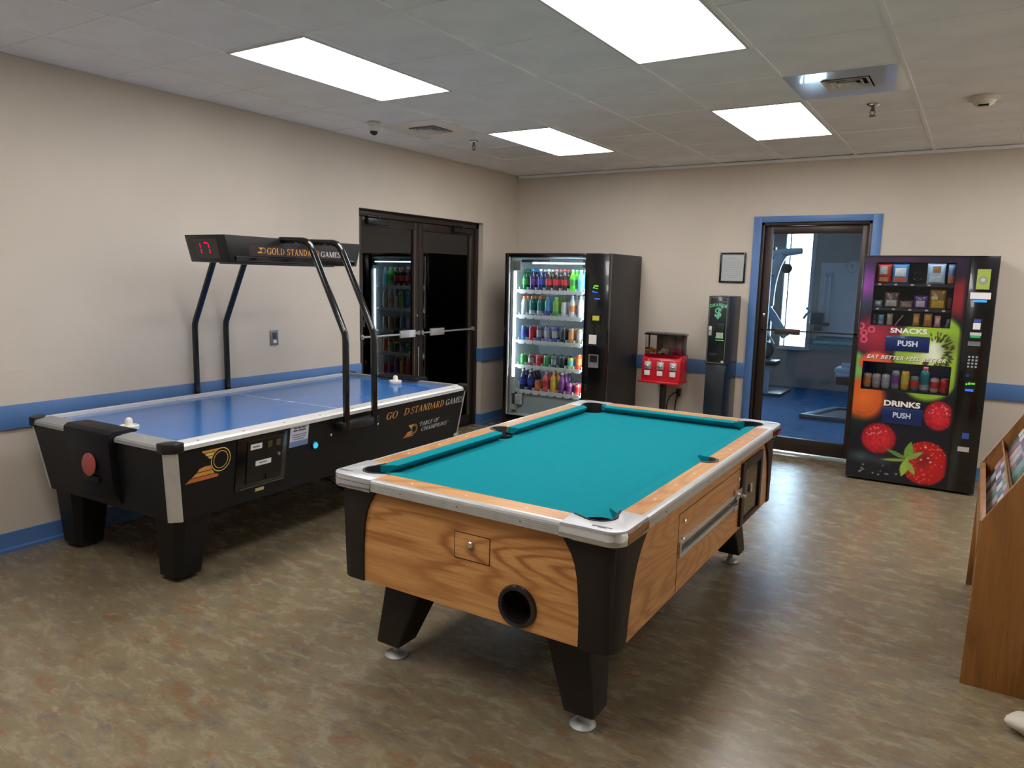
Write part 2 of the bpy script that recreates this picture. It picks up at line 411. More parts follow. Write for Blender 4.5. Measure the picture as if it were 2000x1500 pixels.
# ------------------------------------------------------------------ glass door to the exercise room (door_2)
d2 = struct('door_2', MB().box(BX0, .0, 0, BX0+.03, .11, BH).box(BX1-.03, .0, 0, BX1, .11, BH).box(BX0, 0, BH-.032, BX1, .11, BH), m_bronze, bevel=.003)
obj('door_casing', MB().box(2.695, -.024, 0, BX0+.004, 0, 2.258).box(BX1-.004, -.024, 0, 3.800, 0, 2.258).box(BX0+.004, -.024, BH-.004, BX1-.004, 0, 2.258), m_blue, d2, bevel=.003, label='blue painted door casing')
a, b = BX0+.032, BX1-.032
leaf = obj('door_leaf', MB().box(a, .035, .022, a+.072, .08, BH-.034).box(b-.058, .035, .022, b, .08, BH-.034).box(a+.072, .035, BH-.034-.075, b-.058, .08, BH-.034)
           .box(a+.072, .035, .022, b-.058, .08, .155), m_bronze, d2, bevel=.003)
obj('glass_pane', B(a+.068, .055, .15, b-.054, .061, BH-.105), g_door, leaf, smooth=False)
obj('push_bar', MB().box(a+.01, .004, 1.181, b-.01, .012, 1.195).box(a+.02, .004, 1.17, a+.05, .035, 1.205).box(b-.05, .004, 1.17, b-.02, .035, 1.205), m_bronze, leaf)
obj('push_pad', B(2.955, -.008, 1.152, 3.185, .012, 1.208), M('bronze_pad', (78, 66, 62), .35, .5), leaf, bevel=.003)
obj('key_cylinder', MB().lathe([(.015, 0), (.015, .008), (.008, .01)], 14, (a+.036, .035, 1.33), '-y'), m_chrome, leaf)
obj('light_spill_threshold', MB().prism([(.0, 0), (.02, .008), (.12, .008), (.14, 0)], 'x', BX0+.03, BX1-.03), m_alu, d2)  # bright strip added to show the light spilling under the door

# ------------------------------------------------------------------ ceiling fittings
m_lens = emat('lit_acrylic_lens', (253, 252, 252), TROFFER)
where = ['long lit ceiling light nearest the left wall, above the air hockey table', 'large lit ceiling light at the top edge of the picture', 'small looking lit ceiling light in front of the double doors and drinks machine',
         'lit ceiling light before the back wall, between vent and glass door', 'added unseen ceiling light behind the viewer by the left wall', 'added unseen ceiling light behind the viewer in the room middle', 'lit ceiling light just beyond the right edge near the smoke detector', 'added unseen ceiling light near the right wall beyond the frame', 'added unseen ceiling light at the far right corner beyond the frame']
for (x, y), lb in zip(lights_at, where):
    t = thing('ceiling_light', lb, 'light', (x+.304, y+.606, H), 0, 'fluorescent troffers in the ceiling grid')
    fr = MB()
    for q in ((-.295, -.597, -.281, .597), (.281, -.597, .295, .597), (-.281, -.597, .281, -.583), (-.281, .583, .281, .597)): fr.box(q[0], q[1], -.006, q[2], q[3], .012)
    obj('frame', fr, m_white, t); obj('lens', B(-.281, -.583, .0, .281, .583, .004), m_lens, t, smooth=False)
    obj('housing', B(-.29, -.59, .012, .29, .59, .05), m_white, t, smooth=False)
m_vent = M('glossy_white_enamel', (206, 206, 206), .14, var=.01, coat=.5)
for (x, y), lb in zip(vents, ['white square air vent near the left wall beside the dome camera', 'shiny white square air vent with bluish reflection, right of the lights']):
    t = thing('air_vent', lb, 'vent', (x, y, H), 0, 'ceiling air vents')
    fm = MB()
    def sq(mb, r0, r1, z0, z1):
        ra = [(-r0, -r0, z0), (r0, -r0, z0), (r0, r0, z0), (-r0, r0, z0)]; rb = [(-r1, -r1, z1), (r1, -r1, z1), (r1, r1, z1), (-r1, r1, z1)]
        rc = [(p[0], p[1], p[2]+.003) for p in rb]; rd = [(p[0], p[1], p[2]+.003) for p in ra]
        return mb.loft([ra, rb, rc, rd, ra], cap=False)
    sq(fm, .297, .128, -.002, -.002)
    obj('face_plate', fm, m_vent, t, smooth=False)
    for r in (.122, .086, .050): obj('louvre', sq(MB(), r, r-.024, -.010, .010), m_white, t, smooth=False)
    obj('centre_plate', B(-.02, -.02, -.009, .02, .02, -.006), m_white, t, smooth=False)
    obj('duct', B(-.135, -.135, .014, .135, .135, .05), m_dark, t, smooth=False)
for (x, y), lb in zip([(.81, -2.0), (3.90, -1.95)], ['small sprinkler head between left vent and drinks machine light', 'small sprinkler head on the right below the shiny vent']):
    t = thing('sprinkler_head', lb, 'sprinkler', (x, y, H), 0, 'ceiling sprinkler heads')
    obj('escutcheon', MB().lathe([(.012, -.012), (.034, -.008), (.040, .0), (.012, .001)], 18), m_chrome, t)
    obj('body', MB().lathe([(.010, -.012), (.012, -.028), (.009, -.036), (.006, -.040)], 12).tube([(.011, 0, -.03), (.016, 0, -.048), (.004, 0, -.064)], .003, 6).tube([(-.011, 0, -.03), (-.016, 0, -.048), (-.004, 0, -.064)], .003, 6), M('dark_brass', (92, 84, 76), .4, .7), t)
    obj('deflector', MB().lathe([(.004, -.064), (.021, -.068), (.022, -.070), (.004, -.071)], 16), M('dark_brass', (92, 84, 76)), t)
t = thing('dome_camera', 'small white dome security camera with dark eye near the left wall', 'camera', (.575, -2.98, H))
obj('base', MB().lathe([(.05, 0), (.05, -.014), (.034, -.026), (.02, -.030)], 22), m_white, t)
obj('housing', MB().lathe([(.030, -.02), (.036, -.045), (.036, -.060), (.028, -.066)], 20), m_white, t)
obj('lens_dome', MB().lathe([(.029, -.05), (.031, -.066), (.026, -.082), (.014, -.091), (.002, -.094)], 20), m_blackgl, t)
t = thing('smoke_detector', 'round off-white smoke detector on the ceiling at right', 'detector', (4.50, -1.86, H))
obj('base', MB().lathe([(.085, .002), (.085, -.012), (.07, -.02)], 26), M('aged_white_plastic', (214, 208, 192), .45), t)
obj('chamber', MB().lathe([(.066, -.018), (.055, -.038), (.036, -.050), (.034, -.052)], 26), M('aged_white_plastic', (214, 208, 192)), t)
obj('sensor_slot', MB().box(-.028, -.045, -.054, .028, -.026, -.046), m_dark, t)
# ------------------------------------------------------------------ pool table
def pool_table():
    t = thing('pool_table', 'coin operated pool table with teal cloth, oak cabinet and chrome corners', 'pool table', (3.05609, -4.06639, 0), .00773)
    hw, hl, zt = .649, 1.1546, .829
    tz = .781                       # underside of the top rail trim
    zb = .385; bx, by = .612, 1.112
    # cabinet panels
    def panel_hole(x0, x1, z0, z1, cx, cz, r, y0, y1, n=32):
        mb = MB(); s = .081
        for (a, b, c, d) in ((x0, z0, cx-s, z1), (cx+s, z0, x1, z1), (cx-s, z0, cx+s, cz-s), (cx-s, cz+s, cx+s, z1)):
            if c-a > 1e-4 and d-b > 1e-4: mb.box(a, y0, b, c, y1, d)
        sq_, ci = [], []
        for k in range(n):
            a = 2*PI*k/n+PI/4*0; c_, s_ = math.cos(a), math.sin(a); q = s/max(abs(c_), abs(s_)); ci.append((cx+r*c_, cz+r*s_)); sq_.append((cx+q*c_, cz+q*s_))
        P = lambda L, y: [(p[0], y, p[1]) for p in L]
        mb.loft([P(sq_, y0), P(ci, y0), P(ci, y1), P(sq_, y1)], cap=False)
        return mb
    hx, hz, hr = .246, .468, .062
    fp = obj('front_panel', panel_hole(-.57, .57, zb, tz, hx, hz, hr, -by-.004, -by+.016), m_oak, t, smooth=False)
    obj('back_panel', B(-.57, by-.016, zb, .57, by+.004, tz), m_oak, t, smooth=False)
    obj('side_panel', B(-bx-.004, -1.06, zb, -bx+.016, 1.06, tz), m_oaky, t, smooth=False)
    sp = obj('side_panel', B(bx-.016, -1.06, zb, bx+.004, 1.06, tz), m_oaky, t, smooth=False)
    obj('underside', B(-.57, -1.07, zb+.004, .57, 1.07, zb+.02), m_dark, t, smooth=False)
    # ball return hole
    obj('return_ring', MB().lathe([(hr-.006, -.002), (hr, .012), (hr+.012, .015), (hr+.018, .006), (hr+.018, -.001)], 32, (hx, -by-.004, hz), '-y', cap=False).lathe([(hr-.006, -.002), (hr-.006, -.10), (.002, -.10)], 32, (hx, -by-.004, hz), '-y', cap=False), M('gloss_dark_brown_plastic', (30, 24, 22), .22, coat=.3), fp, label='dark round ball return opening')
    m_gr = M('groove_shadow_gap', (70, 42, 20), .8)
    ad = obj('access_door', B(-.033, -by-.0065, .592, .121, -by, .690), m_oak, fp, bevel=.0015)
    obj('door_gap', MB().box(-.0365, -by-.005, .5885, -.033, -by, .6935).box(.121, -by-.005, .5885, .1245, -by, .6935).box(-.033, -by-.005, .690, .121, -by, .6935).box(-.033, -by-.005, .5885, .121, -by, .592), m_gr, fp, smooth=False)
    obj('lock', MB().lathe([(.013, 0), (.013, .009), (.010, .012), (.003, .0125)], 18, (.040, -by-.006, .654), '-y'), m_chrome, fp)
    # coin and viewer panel on the long side
    X = bx+.004
    g = .0035
    y0, y1, z0, z1 = -.50, .405, .42, .712
    obj('panel_gap', MB().box(X-.002, y0, z1, X+.001, y1, z1+g).box(X-.002, y0-g, z0-.03, X+.001, y0, z1+g), m_gr, sp, smooth=False)
    vw = obj('ball_viewer', MB().box(X-.001, -.49, .583, X+.009, .37, .600).box(X-.001, -.49, .528, X+.009, .37, .545).box(X-.001, -.49, .545, X+.009, -.478, .583).box(X-.001, .358, .545, X+.009, .37, .583), m_alu, sp, bevel=.002)
    obj('viewer_slot', B(X-.001, -.478, .545, X+.002, .358, .583), m_blackgl, vw, smooth=False)
    obj('viewer_sill', B(X+.001, -.47, .546, X+.006, .35, .556), M('bluish_steel', (110, 122, 130), .3, .7), vw)
    cs = obj('coin_slide', MB().box(X, .30, .575, X+.02, .385, .625).box(X+.018, .325, .585, X+.05, .36, .603).box(X, .28, .52, X+.018, .335, .55), m_chrome, sp, bevel=.003)
    for (yy, zz) in ((-.44, .672), (.36, .668), (-.45, .598)):
        obj('lock', MB().lathe([(.011, 0), (.011, .008), (.008, .011), (.002, .0115)], 16, (X, yy, zz), 'x'), m_chrome, sp)
    cb = obj('coin_box_frame', MB().box(X-.002, .41, .405, X+.014, .47, .735).box(X-.002, .775, .405, X+.014, .815, .735).box(X-.002, .47, .690, X+.014, .775, .735).box(X-.002, .47, .405, X+.014, .775, .43), M('dark_brown_metal', (44, 32, 28), .4, .3), sp, bevel=.003)
    obj('coin_box_door', B(X-.002, .47, .43, X+.004, .775, .69), m_blackgl, cb, smooth=False)
    obj('coin_plate', B(X+.004, .585, .545, X+.014, .615, .590), m_alu, cb, bevel=.002)
    obj('shading_plate', B(X-.001, .818, .43, X+.003, .90, .712), M('lit_recess_tone', (190, 184, 180), .35, .6), sp)  # light on the coin recess side, put in as a pale plate
    # black moulded corners and metal castings
    ro = .085
    def corner(sx, sy):
        lev = [(tz, .215, .285), (.755, .195, .25), (.72, .172, .215), (.68, .155, .185), (.63, .144, .160), (.56, .136, .138), (.48, .131, .122), (zb-.002, .13, .112)]
        rings = []
        for z, of, os_ in lev:
            k = (z-zb)/(tz-zb); ex, ey = bx+.010+.008*k, by+.010+.008*k
            r = ro*(.75+.35*k)
            outer = [(ex-of, ey)]+[(ex-r+r*math.sin(a), ey-r+r*math.cos(a)) for a in [PI/2*q/7 for q in range(8)]]+[(ex, ey-os_)]
            inner = [(ex-.018, ey-os_), (ex-.018, ey-.018), (ex-of, ey-.018)]
            rings.append([(sx*p[0], sy*p[1], z) for p in outer+inner])
        obj('corner_moulding', MB().loft(rings), m_brownblk, t, ang=50)
        # casting
        R = .062; jx, jy = .425, .925
        arc = [(hw-R+R*math.sin(a), hl-R+R*math.cos(a)) for a in [PI/2*q/8 for q in range(9)]]
        pk = []
        pcx, pcy, pr = .505, 1.015, .066
        for k in range(11):
            a = math.radians(-38+166*k/10); pk.append((pcx+pr*math.cos(a), pcy+pr*math.sin(a)))
        outl = [(jx, hl)]+arc+[(hw, jy), (.548, jy-.005)]+pk+[(jx-.005, 1.048)]
        c = obj('corner_casting', MB().prism([(sx*p[0], sy*p[1]) for p in outl], 'z', tz+.012, zt+.001), m_alu2, t, bevel=.0025, segs=2)
        band = [(jx, hl+.002)]+[(hw+.002-R+R*math.sin(a), hl+.002-R+R*math.cos(a)) for a in [PI/2*q/10 for q in range(11)]]+[(hw+.002, jy)]
        def off(d, z): return [(sx*(p[0]+d*(1 if i > 5 else 0)*0), sy*p[1], z) for i, p in enumerate(band)]
        def ring(d, z):
            RR = R+d
            b_ = [(jx, hl+d)]+[(hw-R+RR*math.sin(a), hl-R+RR*math.cos(a)) for a in [PI/2*q/10 for q in range(11)]]+[(hw+d, jy)]
            return [(sx*p[0], sy*p[1], z) for p in b_]
        obj('chrome_band', MB().loft([ring(-.012, tz-.004), ring(.001, tz-.004), ring(.004, tz), ring(.004, tz+.030), ring(.0, tz+.040), ring(-.012, tz+.040)], closed=False, cap=False), m_chrome, c, ang=35)
        lin_o = [(.5485, .925)]+[(pcx+pr*math.cos(math.radians(-45+180*k/14)), pcy+pr*math.sin(math.radians(-45+180*k/14))) for k in range(1, 14)]+[(.420, 1.0485)]
        lin_i = [(.5405, .925)]+[(pcx+(pr-.009)*math.cos(math.radians(-45+180*k/14)), pcy+(pr-.009)*math.sin(math.radians(-45+180*k/14))) for k in range(1, 14)]+[(.420, 1.0395)]
        P = lambda L, z: [(sx*p[0], sy*p[1], z) for p in L]
        obj('pocket_liner', MB().loft([P(lin_o, zt+.003), P(lin_i, zt+.002), P(lin_i, .70), P(lin_o, .70)], closed=False, cap=False), m_rubber, c)
        obj('pocket_cup', MB().lathe([(.070, .80), (.068, .73), (.05, .70), (.002, .70)], 20, (sx*pcx, sy*pcy, 0), cap=False), m_dark, c)
        # worn emblem cast into the corner plate
        ex, ey = (.57, 1.118) if sx*sy < 0 else (.60, 1.10)
        obj('emblem', MB().box(sx*ex-.030, sy*ey-.004, zt, sx*ex+.030, sy*ey+.002, zt+.002).box(sx*ex-.020, sy*ey-.012, zt, sx*ex+.012, sy*ey-.007, zt+.002).lathe([(.007, zt), (.007, zt+.002)], 10, (sx*ex-.034, sy*ey-.005, 0)), m_inkg, c, smooth=False)
    for sx in (-1, 1):
        for sy in (-1, 1): corner(sx, sy)
    # metal edge trim with ribs
    def trim(along, n0, n1, s):
        pr = [(-.024, tz), (-.002, tz)]
        for k in range(5):
            z = tz+.002+k*.006; pr += [(.0, z), (.0, z+.0036), (-.0022, z+.0045), (-.0022, z+.0058)]
        pr += [(0, tz+.033), (-.003, tz+.042), (-.010, zt), (-.024, zt)]
        if along == 'x': return MB().prism([(s*(hl+p[0]), p[1]) for p in pr], 'x', n0, n1)
        return MB().prism([(s*(hw+p[0]), p[1]) for p in pr], 'y', n0, n1)
    for s in (-1, 1):
        e = obj('edge_trim', trim('x', -.425, .425, s), m_alu, t, ang=25)
        for xx in (-.27, .0, .27): obj('screw', MB().lathe([(.004, -.0005), (.0035, .0008), (.0004, .001)], 8, (xx, s*(hl+.0), tz+.018), '-y' if s < 0 else 'y'), m_inkg, e)
        e = obj('edge_trim', trim('y', -.925, .925, s), m_alu, t, ang=25)
        for yy in (-.75, -.25, .25, .75): obj('screw', MB().lathe([(.004, -.0005), (.0035, .0008), (.0004, .001)], 8, (s*(hw+.0), yy, tz+.018), 'x'), m_inkg, e)
    # wooden rail tops
    wi, wl_ = .552, 1.048
    for s in (-1, 1):
        e = obj('rail_cap', B(-.425, s*(hl-.024), zt-.03, .425, s*wl_, zt), m_oak, t, smooth=False)
        for xx in (-.26, 0, .26): obj('sight', MB().lathe([(.005, zt), (.005, zt+.0008)], 10, (xx, s*1.095, 0)), m_paper, e)
        pts = [(s*(hw-.024), -.925), (s*(hw-.024), .925), (s*wi, .925), (s*wi, .058)]
        pts += [(s*(.556+.058*math.sin(math.radians(a))), .058*math.cos(math.radians(a))) for a in range(10, 171, 16)]
        pts += [(s*wi, -.058), (s*wi, -.925)]
        e = obj('rail_cap', MB().prism(pts, 'z', zt-.03, zt), m_oaky, t, smooth=False)
        for yy in (-.72, -.49, -.27, .27, .49, .72): obj('sight', MB().lathe([(.005, zt), (.005, zt+.0008)], 10, (s*.592, yy, 0)), m_paper, e)
        ro_ = [(s*(.556+.060*math.sin(math.radians(a))), .060*math.cos(math.radians(a))) for a in range(0, 181, 12)]
        ri_ = [(s*(.556+.047*math.sin(math.radians(a))), .047*math.cos(math.radians(a))) for a in range(0, 181, 12)]
        P = lambda L, z: [(p[0], p[1], z) for p in L]
        obj('pocket_ring', MB().loft([P(ro_, zt), P(ro_, zt+.003), P(ri_, zt+.003), P(ri_, zt-.06), P(ri_, .72)], closed=False, cap=False), M('dark_grey_rubber', (62, 62, 64), .6), e)
        obj('pocket_cup', MB().lathe([(.056, .80), (.054, .72), (.03, .69), (.002, .69)], 20, (s*.548, 0, 0), cap=False), m_dark, e)
    # bed with pocket cut-outs
    bed = []
    for (sx, sy, a0) in ((1, 1, 1), (-1, 1, 0), (-1, -1, 1), (1, -1, 0)):
        arc = []
        for k in range(9):
            a = PI/2*k/8
            arc.append((sx*(.56-.10*math.cos(a)), sy*(1.06-.10*math.sin(a))))
        if (sx, sy) == (1, 1): seq = list(reversed(arc))      # from the right side to the top
        elif (sx, sy) == (-1, 1): seq = arc
        elif (sx, sy) == (-1, -1): seq = list(reversed(arc))
        else: seq = arc
        if (sx, sy) == (1, 1):
            bed += [(.56-.052*math.cos(math.radians(q)), .052*math.sin(math.radians(q))) for q in range(-90, 91, 15)]
            bed += [(.56, .96)][:1]; bed += seq[1:-1]; bed += [(.46, 1.06)]
        elif (sx, sy) == (-1, 1): bed += [(-.46, 1.06)]+seq[1:-1]+[(-.56, .96)]
        elif (sx, sy) == (-1, -1):
            bed += [(-.56+.052*math.cos(math.radians(q)), .052*math.sin(math.radians(q))) for q in range(90, -91, -15)]
            bed += [(-.56, -.96)]+seq[1:-1]+[(-.46, -1.06)]
        else: bed += [(.46, -1.06)]+seq[1:-1]+[(.56, -.96)]
    bed = order_bed(bed)
    obj('playing_cloth', MB().prism(bed, 'z', .766, .787), m_cloth, t, smooth=False)
    # cushions
    def cushion(side, a, b, ka, kb):
        pr = [(0, zt), (.050, zt-.001), (.056, zt-.005), (.055, zt-.011), (.022, .787), (0, .787)]
        R0, R1 = [], []
        for d, z in pr:
            A, Bq = a+ka*d, b-kb*d
            for R_, q in ((R0, A), (R1, Bq)):
                if side[0] == 'x': R_.append((side[1]*(wi-d), q, z))
                else: R_.append((q, side[1]*(wl_-d), z))
        obj('cushion', MB().loft([R0, R1]), m_cloth, t, ang=50)
    for s in (-1, 1):
        cushion(('x', s), -.962, -.060, .9, .30); cushion(('x', s), .060, .962, .30, .9)
        cushion(('y', s), -.458, .458, .9, .9)
    # legs
    for sx in (-1, 1):
        for sy in (-1, 1):
            lg = obj('leg', MB().frustum((sx*.455, sy*.962), .062, .070, (sx*.375, sy*.90), .102, zb+.004, ch=.12), m_brownblk, t, bevel=.006)
            obj('leveller', MB().lathe([(.047, 0), (.050, .008), (.040, .018), (.014, .026), (.012, .082)], 22, (sx*.45, sy*.968, 0)), M('grey_levelling_foot', (170, 172, 168), .45, .2), lg)
def order_bed(p):
    return p
pool_table()

# ------------------------------------------------------------------ air hockey table
m_ahblue = M('air_hockey_surface', (60, 114, 182), .16, var=.02, coat=.1, spec=.4)
m_gold = M('gold_print', (214, 150, 72), .5, var=.12, vs=3)
m_gold2 = M('copper_print', (186, 104, 58), .5, var=.1)
m_gold3 = M('pale_gold_print', (226, 190, 98), .5, var=.1)
m_silv = M('silver_print', (198, 198, 196), .45, var=.02)
def emblem(parent, place, sc):
    """winged ring badge: place maps (u right, v up) to the surface"""
    def poly(name, pts, mat):
        f = [tuple(range(len(pts)))]
        me = bpy.data.meshes.new(name); me.from_pydata([place(p[0]*sc, p[1]*sc) for p in pts], [], f); me.materials.append(mat)
        o = bpy.data.objects.new(name, me); COL.objects.link(o); o.parent = parent
    def ring(r0, r1, mat, n=36):
        vs, fs = [], []
        for k in range(n):
            a = 2*PI*k/n
            for r in (r0, r1): vs.append(place(sc*r*math.cos(a), sc*r*math.sin(a)))
        for k in range(n): j = (k+1) % n; fs.append((2*k, 2*j, 2*j+1, 2*k+1))
        me = bpy.data.meshes.new('badge_ring'); me.from_pydata(vs, [], fs); me.materials.append(mat)
        o = bpy.data.objects.new('badge_ring', me); COL.objects.link(o); o.parent = parent
    ring(.92, 1.0, m_gold3); ring(.68, .74, m_gold3)
    poly('badge_feather', [(-1.95, 1.0), (-.15, 1.0), (-.55, .80), (-1.75, .80)], m_gold)
    poly('badge_feather', [(-1.65, .74), (-.62, .74), (-.84, .52), (-1.42, .52)], m_gold3)
    poly('badge_feather', [(-1.34, .46), (-.88, .46), (-1.0, .26), (-1.14, .26)], m_gold3)
    poly('badge_feather', [(-2.1, -.42), (-2.28, -.66), (-.86, -.66), (-.98, -.30), (-1.6, -.30)], m_gold)
    poly('badge_feather', [(-2.36, -.72), (-2.8, -1.02), (-.58, -1.02), (-.80, -.72)], m_gold)
    poly('badge_feather', [(-2.92, -1.08), (-3.4, -1.4), (-.3, -1.4), (-.1, -1.22), (-.5, -1.08)], m_gold2)
def air_table():
    t = thing('air_hockey_table', 'black air hockey table with blue top and overhead scoreboard', 'air hockey table', (.729, -4.022, 0), .043)
    hw, hl, zt, zb, ins = .6235, 1.3005, .795, .3915, .0545
    tx, ty = hw-.006, hl-.006; bx, by = hw-ins, hl-ins
    ch = .035
    def oct_(x, y, z, c): return [(-x+c, -y, z), (x-c, -y, z), (x, -y+c, z), (x, y-c, z), (x-c, y, z), (-x+c, y, z), (-x, y-c, z), (-x, -y+c, z)]
    obj('cabinet', MB().loft([oct_(bx, by, zb, ch), oct_(tx, ty, zt-.028, ch)]), m_black, t, smooth=False)
    k = ins/(zt-.028-zb)
    xs = lambda z: tx-(zt-.028-z)*(tx-bx)/(zt-.028-zb)
    ys = lambda z: ty-(zt-.028-z)*(ty-by)/(zt-.028-zb)
    # corner strips and caps
    for sx in (-1, 1):
        for sy in (-1, 1):
            r = []
            for z in (zb-.003, zt-.04):
                x, y = xs(z), ys(z); e = .004
                q = [(x-ch-.012, y+e), (x-ch, y+e), (x+e, y-ch), (x+e, y-ch-.012), (x-.008, y-ch-.012), (x-ch-.012, y-.008)]
                r.append([(sx*p[0], sy*p[1], z) for p in q])
            obj('corner_strip', MB().loft(r), m_alu, t, ang=20)
            x, y, e = hw, hl, .006
            q = [(x-ch-.05, y+e), (x-ch+.004, y+e), (x+e, y-ch+.004), (x+e, y-ch-.05), (x-.05, y-ch-.05), (x-ch-.05, y-.05)]
            obj('corner_cap', MB().prism([(sx*p[0], sy*p[1]) for p in q], 'z', zt-.042, zt+.010), m_blackpl, t, bevel=.006)
    # playing surface, rails
    obj('play_surface', B(-hw+.06, -hl+.06, zt-.03, hw-.06, hl-.06, zt-.014), m_ahblue, t, smooth=False)
    m_line = M('pale_court_line', (170, 196, 226), .3, var=.01)
    L = obj('court_line', B(-hw+.08, -.004, zt-.0142, hw-.08, .004, zt-.0134), m_line, t, smooth=False)
    for x in (-.07, .07): obj('court_mark', B(x-.03, -.011, zt-.0142, x+.03, .011, zt-.0132), m_line, t, smooth=False)
    m_rail = M('white_aluminium_rail', (226, 224, 220), .28, .25, var=.02)
    m_end = M('grey_end_rail', (150, 150, 150), .55, .15, var=.03)
    for s in (-1, 1):
        pr = [(hw-.078, zt-.016), (hw-.078, zt+.004), (hw-.058, zt+.008), (hw-.038, zt+.002), (hw-.010, zt-.003), (hw+.004, zt-.012), (hw+.004, zt-.032), (hw-.02, zt-.034)]
        e = obj('side_rail', MB().prism([(s*p[0], p[1]) for p in pr], 'y', -hl+.035, hl-.035), m_rail, t, ang=20)
        for q in range(9): obj('screw', MB().lathe([(.006, zt-.002), (.005, zt+.001), (.0006, zt+.0015)], 8, (s*(hw-.022), -1.12+q*.28, 0)), m_inkg, e)
        pr = [(hl-.095, zt-.016), (hl-.095, zt+.006), (hl-.05, zt+.004), (hl-.004, zt-.004), (hl+.004, zt-.014), (hl+.004, zt-.030), (hl-.02, zt-.034)]
        e = obj('end_rail', MB().prism([(s*p[0], p[1]) for p in pr], 'x', -hw+.05, hw-.05), m_end, t, ang=20)
        for q in (-.52, -.38, .38, .52): obj('screw', MB().lathe([(.006, zt-.002), (.005, zt+.003), (.0006, zt+.0035)], 8, (q, s*(hl-.045), 0)), m_silv, e)
        # goal hood that folds over the rail and runs down the end
        rings = []
        for (h, yy, z, th) in ((.155, by+.010, zb+.03, .06), (.165, ys(.50)+.04, .50, .05), (.185, ys(.65)+.04, .65, .05), (.198, hl+.030, .76, .05)):
            rings.append((h, yy, z))
        prof = [(by-.02, zb+.03), (by+.012, zb+.03), (ys(.5)+.045, .50), (hl+.036, zt-.03), (hl+.034, zt+.012), (hl+.012, zt+.028), (hl-.09, zt+.026), (hl-.125, zt+.016), (hl-.125, zt+.006), (hl-.03, zt-.01)]
        wid = lambda z: .155+.045*max(0, min(1, (z-zb)/(.76-zb)))
        r0 = [(-wid(z), s*y, z) for y, z in prof]; r1 = [(wid(z), s*y, z) for y, z in prof]
        g = obj('goal_hood', MB().loft([r0, r1]), M('navy_black_plastic', (13, 15, 22), .5, spec=.25), t, bevel=.008, ang=50)
        if s < 0:
            yq = hl+.036-(zt-.03-.52)*((hl+.036-(ys(.5)+.045))/(zt-.03-.5))
            obj('puck_ledge', B(-.075, -yq-.018, .535, .075, -yq+.01, .568), M('navy_black_plastic', (18, 20, 28)), g, bevel=.006)
    # legs
    for sx in (-1, 1):
        for sy in (-1, 1):
            lg = obj('leg', MB().frustum((sx*.45-.11, sy*1.060), .085, .03, (sx*.455-.02, sy*1.095), .115, zb+.003, ch=.35), m_black, t, smooth=False)
            obj('foot', MB().lathe([(.040, 0), (.042, .01), (.02, .02), (.016, .034)], 18, (sx*.45-.11, sy*1.060, 0)), M('dull_grey_foot', (70, 70, 68), .6), lg)
    # overhead frame
    r = .0205
    oy = -.022
    for sx in (-1, 1):
        cl = obj('post_clamp', B(sx*(hw-.004), oy-.165, .690, sx*(hw+.080), oy+.165, .738), m_blackpl, t, bevel=.006)
        for dy in (-.128, .128):
            p0 = [(sx*.690, oy+dy, .69), (sx*.690, oy+dy, 1.235)]
            bend = [(sx*.687, oy+dy, 1.268), (sx*.676, oy+dy, 1.295)]
            p1 = [(sx*.440, oy+dy, 1.758)]
            top = [(sx*.418, oy+dy, 1.792), (sx*.392, oy+dy, 1.815), (sx*.355, oy+dy, 1.825), (sx*.16, oy+dy, 1.830)]
            obj('post', MB().tube(p0+bend+p1+top, r, 14), m_blackgl, t, ang=60)
    # scoreboard
    bt, bb, Lt, Lb, z1, z0 = .178, .174, .574, .533, 1.839, 1.683
    cy = -.007
    sb = obj('scoreboard', MB().loft([[(-bb, cy-Lb, z0), (bb, cy-Lb, z0), (bb, cy+Lb, z0), (-bb, cy+Lb, z0)], [(-bt, cy-Lt, z1), (bt, cy-Lt, z1), (bt, cy+Lt, z1), (-bt, cy+Lt, z1)]]), m_blackpl, t, bevel=.005)
    for sx in (-1, 1):
        obj('side_channel', MB().prism([(sx*(bb+.001), 1.690), (sx*(bb+.012), 1.695), (sx*(bb+.012), 1.715), (sx*(bb+.002), 1.722)], 'y', cy-.50, cy+.50), m_blackgl, sb)
    obj('lamp_grille', MB().box(-.09, cy-.40, z0-.008, .09, cy+.40, z0), M('grille_grey', (90, 92, 96), .4, .4), sb)
    m_led = emat('red_led', (240, 30, 92), .95)
    for s in (-1, 1):
        sl = (Lt-Lb)/(z1-z0)
        yy = lambda z: s*(Lb+(z-z0)*sl+.0015)+cy
        wn = obj('digit_window', MB().loft([[(-.10, yy(1.705)-s*.003, 1.705), (.10, yy(1.705)-s*.003, 1.705), (.10, yy(1.815)-s*.003, 1.815), (-.10, yy(1.815)-s*.003, 1.815)], [(-.10, yy(1.705)+s*.0005, 1.705), (.10, yy(1.705)+s*.0005, 1.705), (.10, yy(1.815)+s*.0005, 1.815), (-.10, yy(1.815)+s*.0005, 1.815)]]), m_blackgl, sb, smooth=False)
        def seg(x0, zc0, x1, zc1):
            w = .0045; d = s*-1
            X0, X1 = -s*x0, -s*x1
            mb = MB()
            if abs(x1-x0) < 1e-6: q = [(X0-w, zc0), (X0+w, zc0), (X0+w, zc1), (X0-w, zc1)]
            else: q = [(X0, zc0-w), (X1, zc0-w), (X1, zc0+w), (X0, zc0+w)]
            mb.loft([[(p[0], yy(p[1])+s*.0006, p[1]) for p in q], [(p[0], yy(p[1])+s*.002, p[1]) for p in q]])
            obj('digit_segment', mb, m_led, wn, smooth=False)
        # a one and a seven
        for z in ((1.733, 1.758), (1.764, 1.790)): seg(-.052, z[0], -.052, z[1])
        for z in ((1.733, 1.758), (1.764, 1.790)): seg(.022, z[0], .022, z[1])
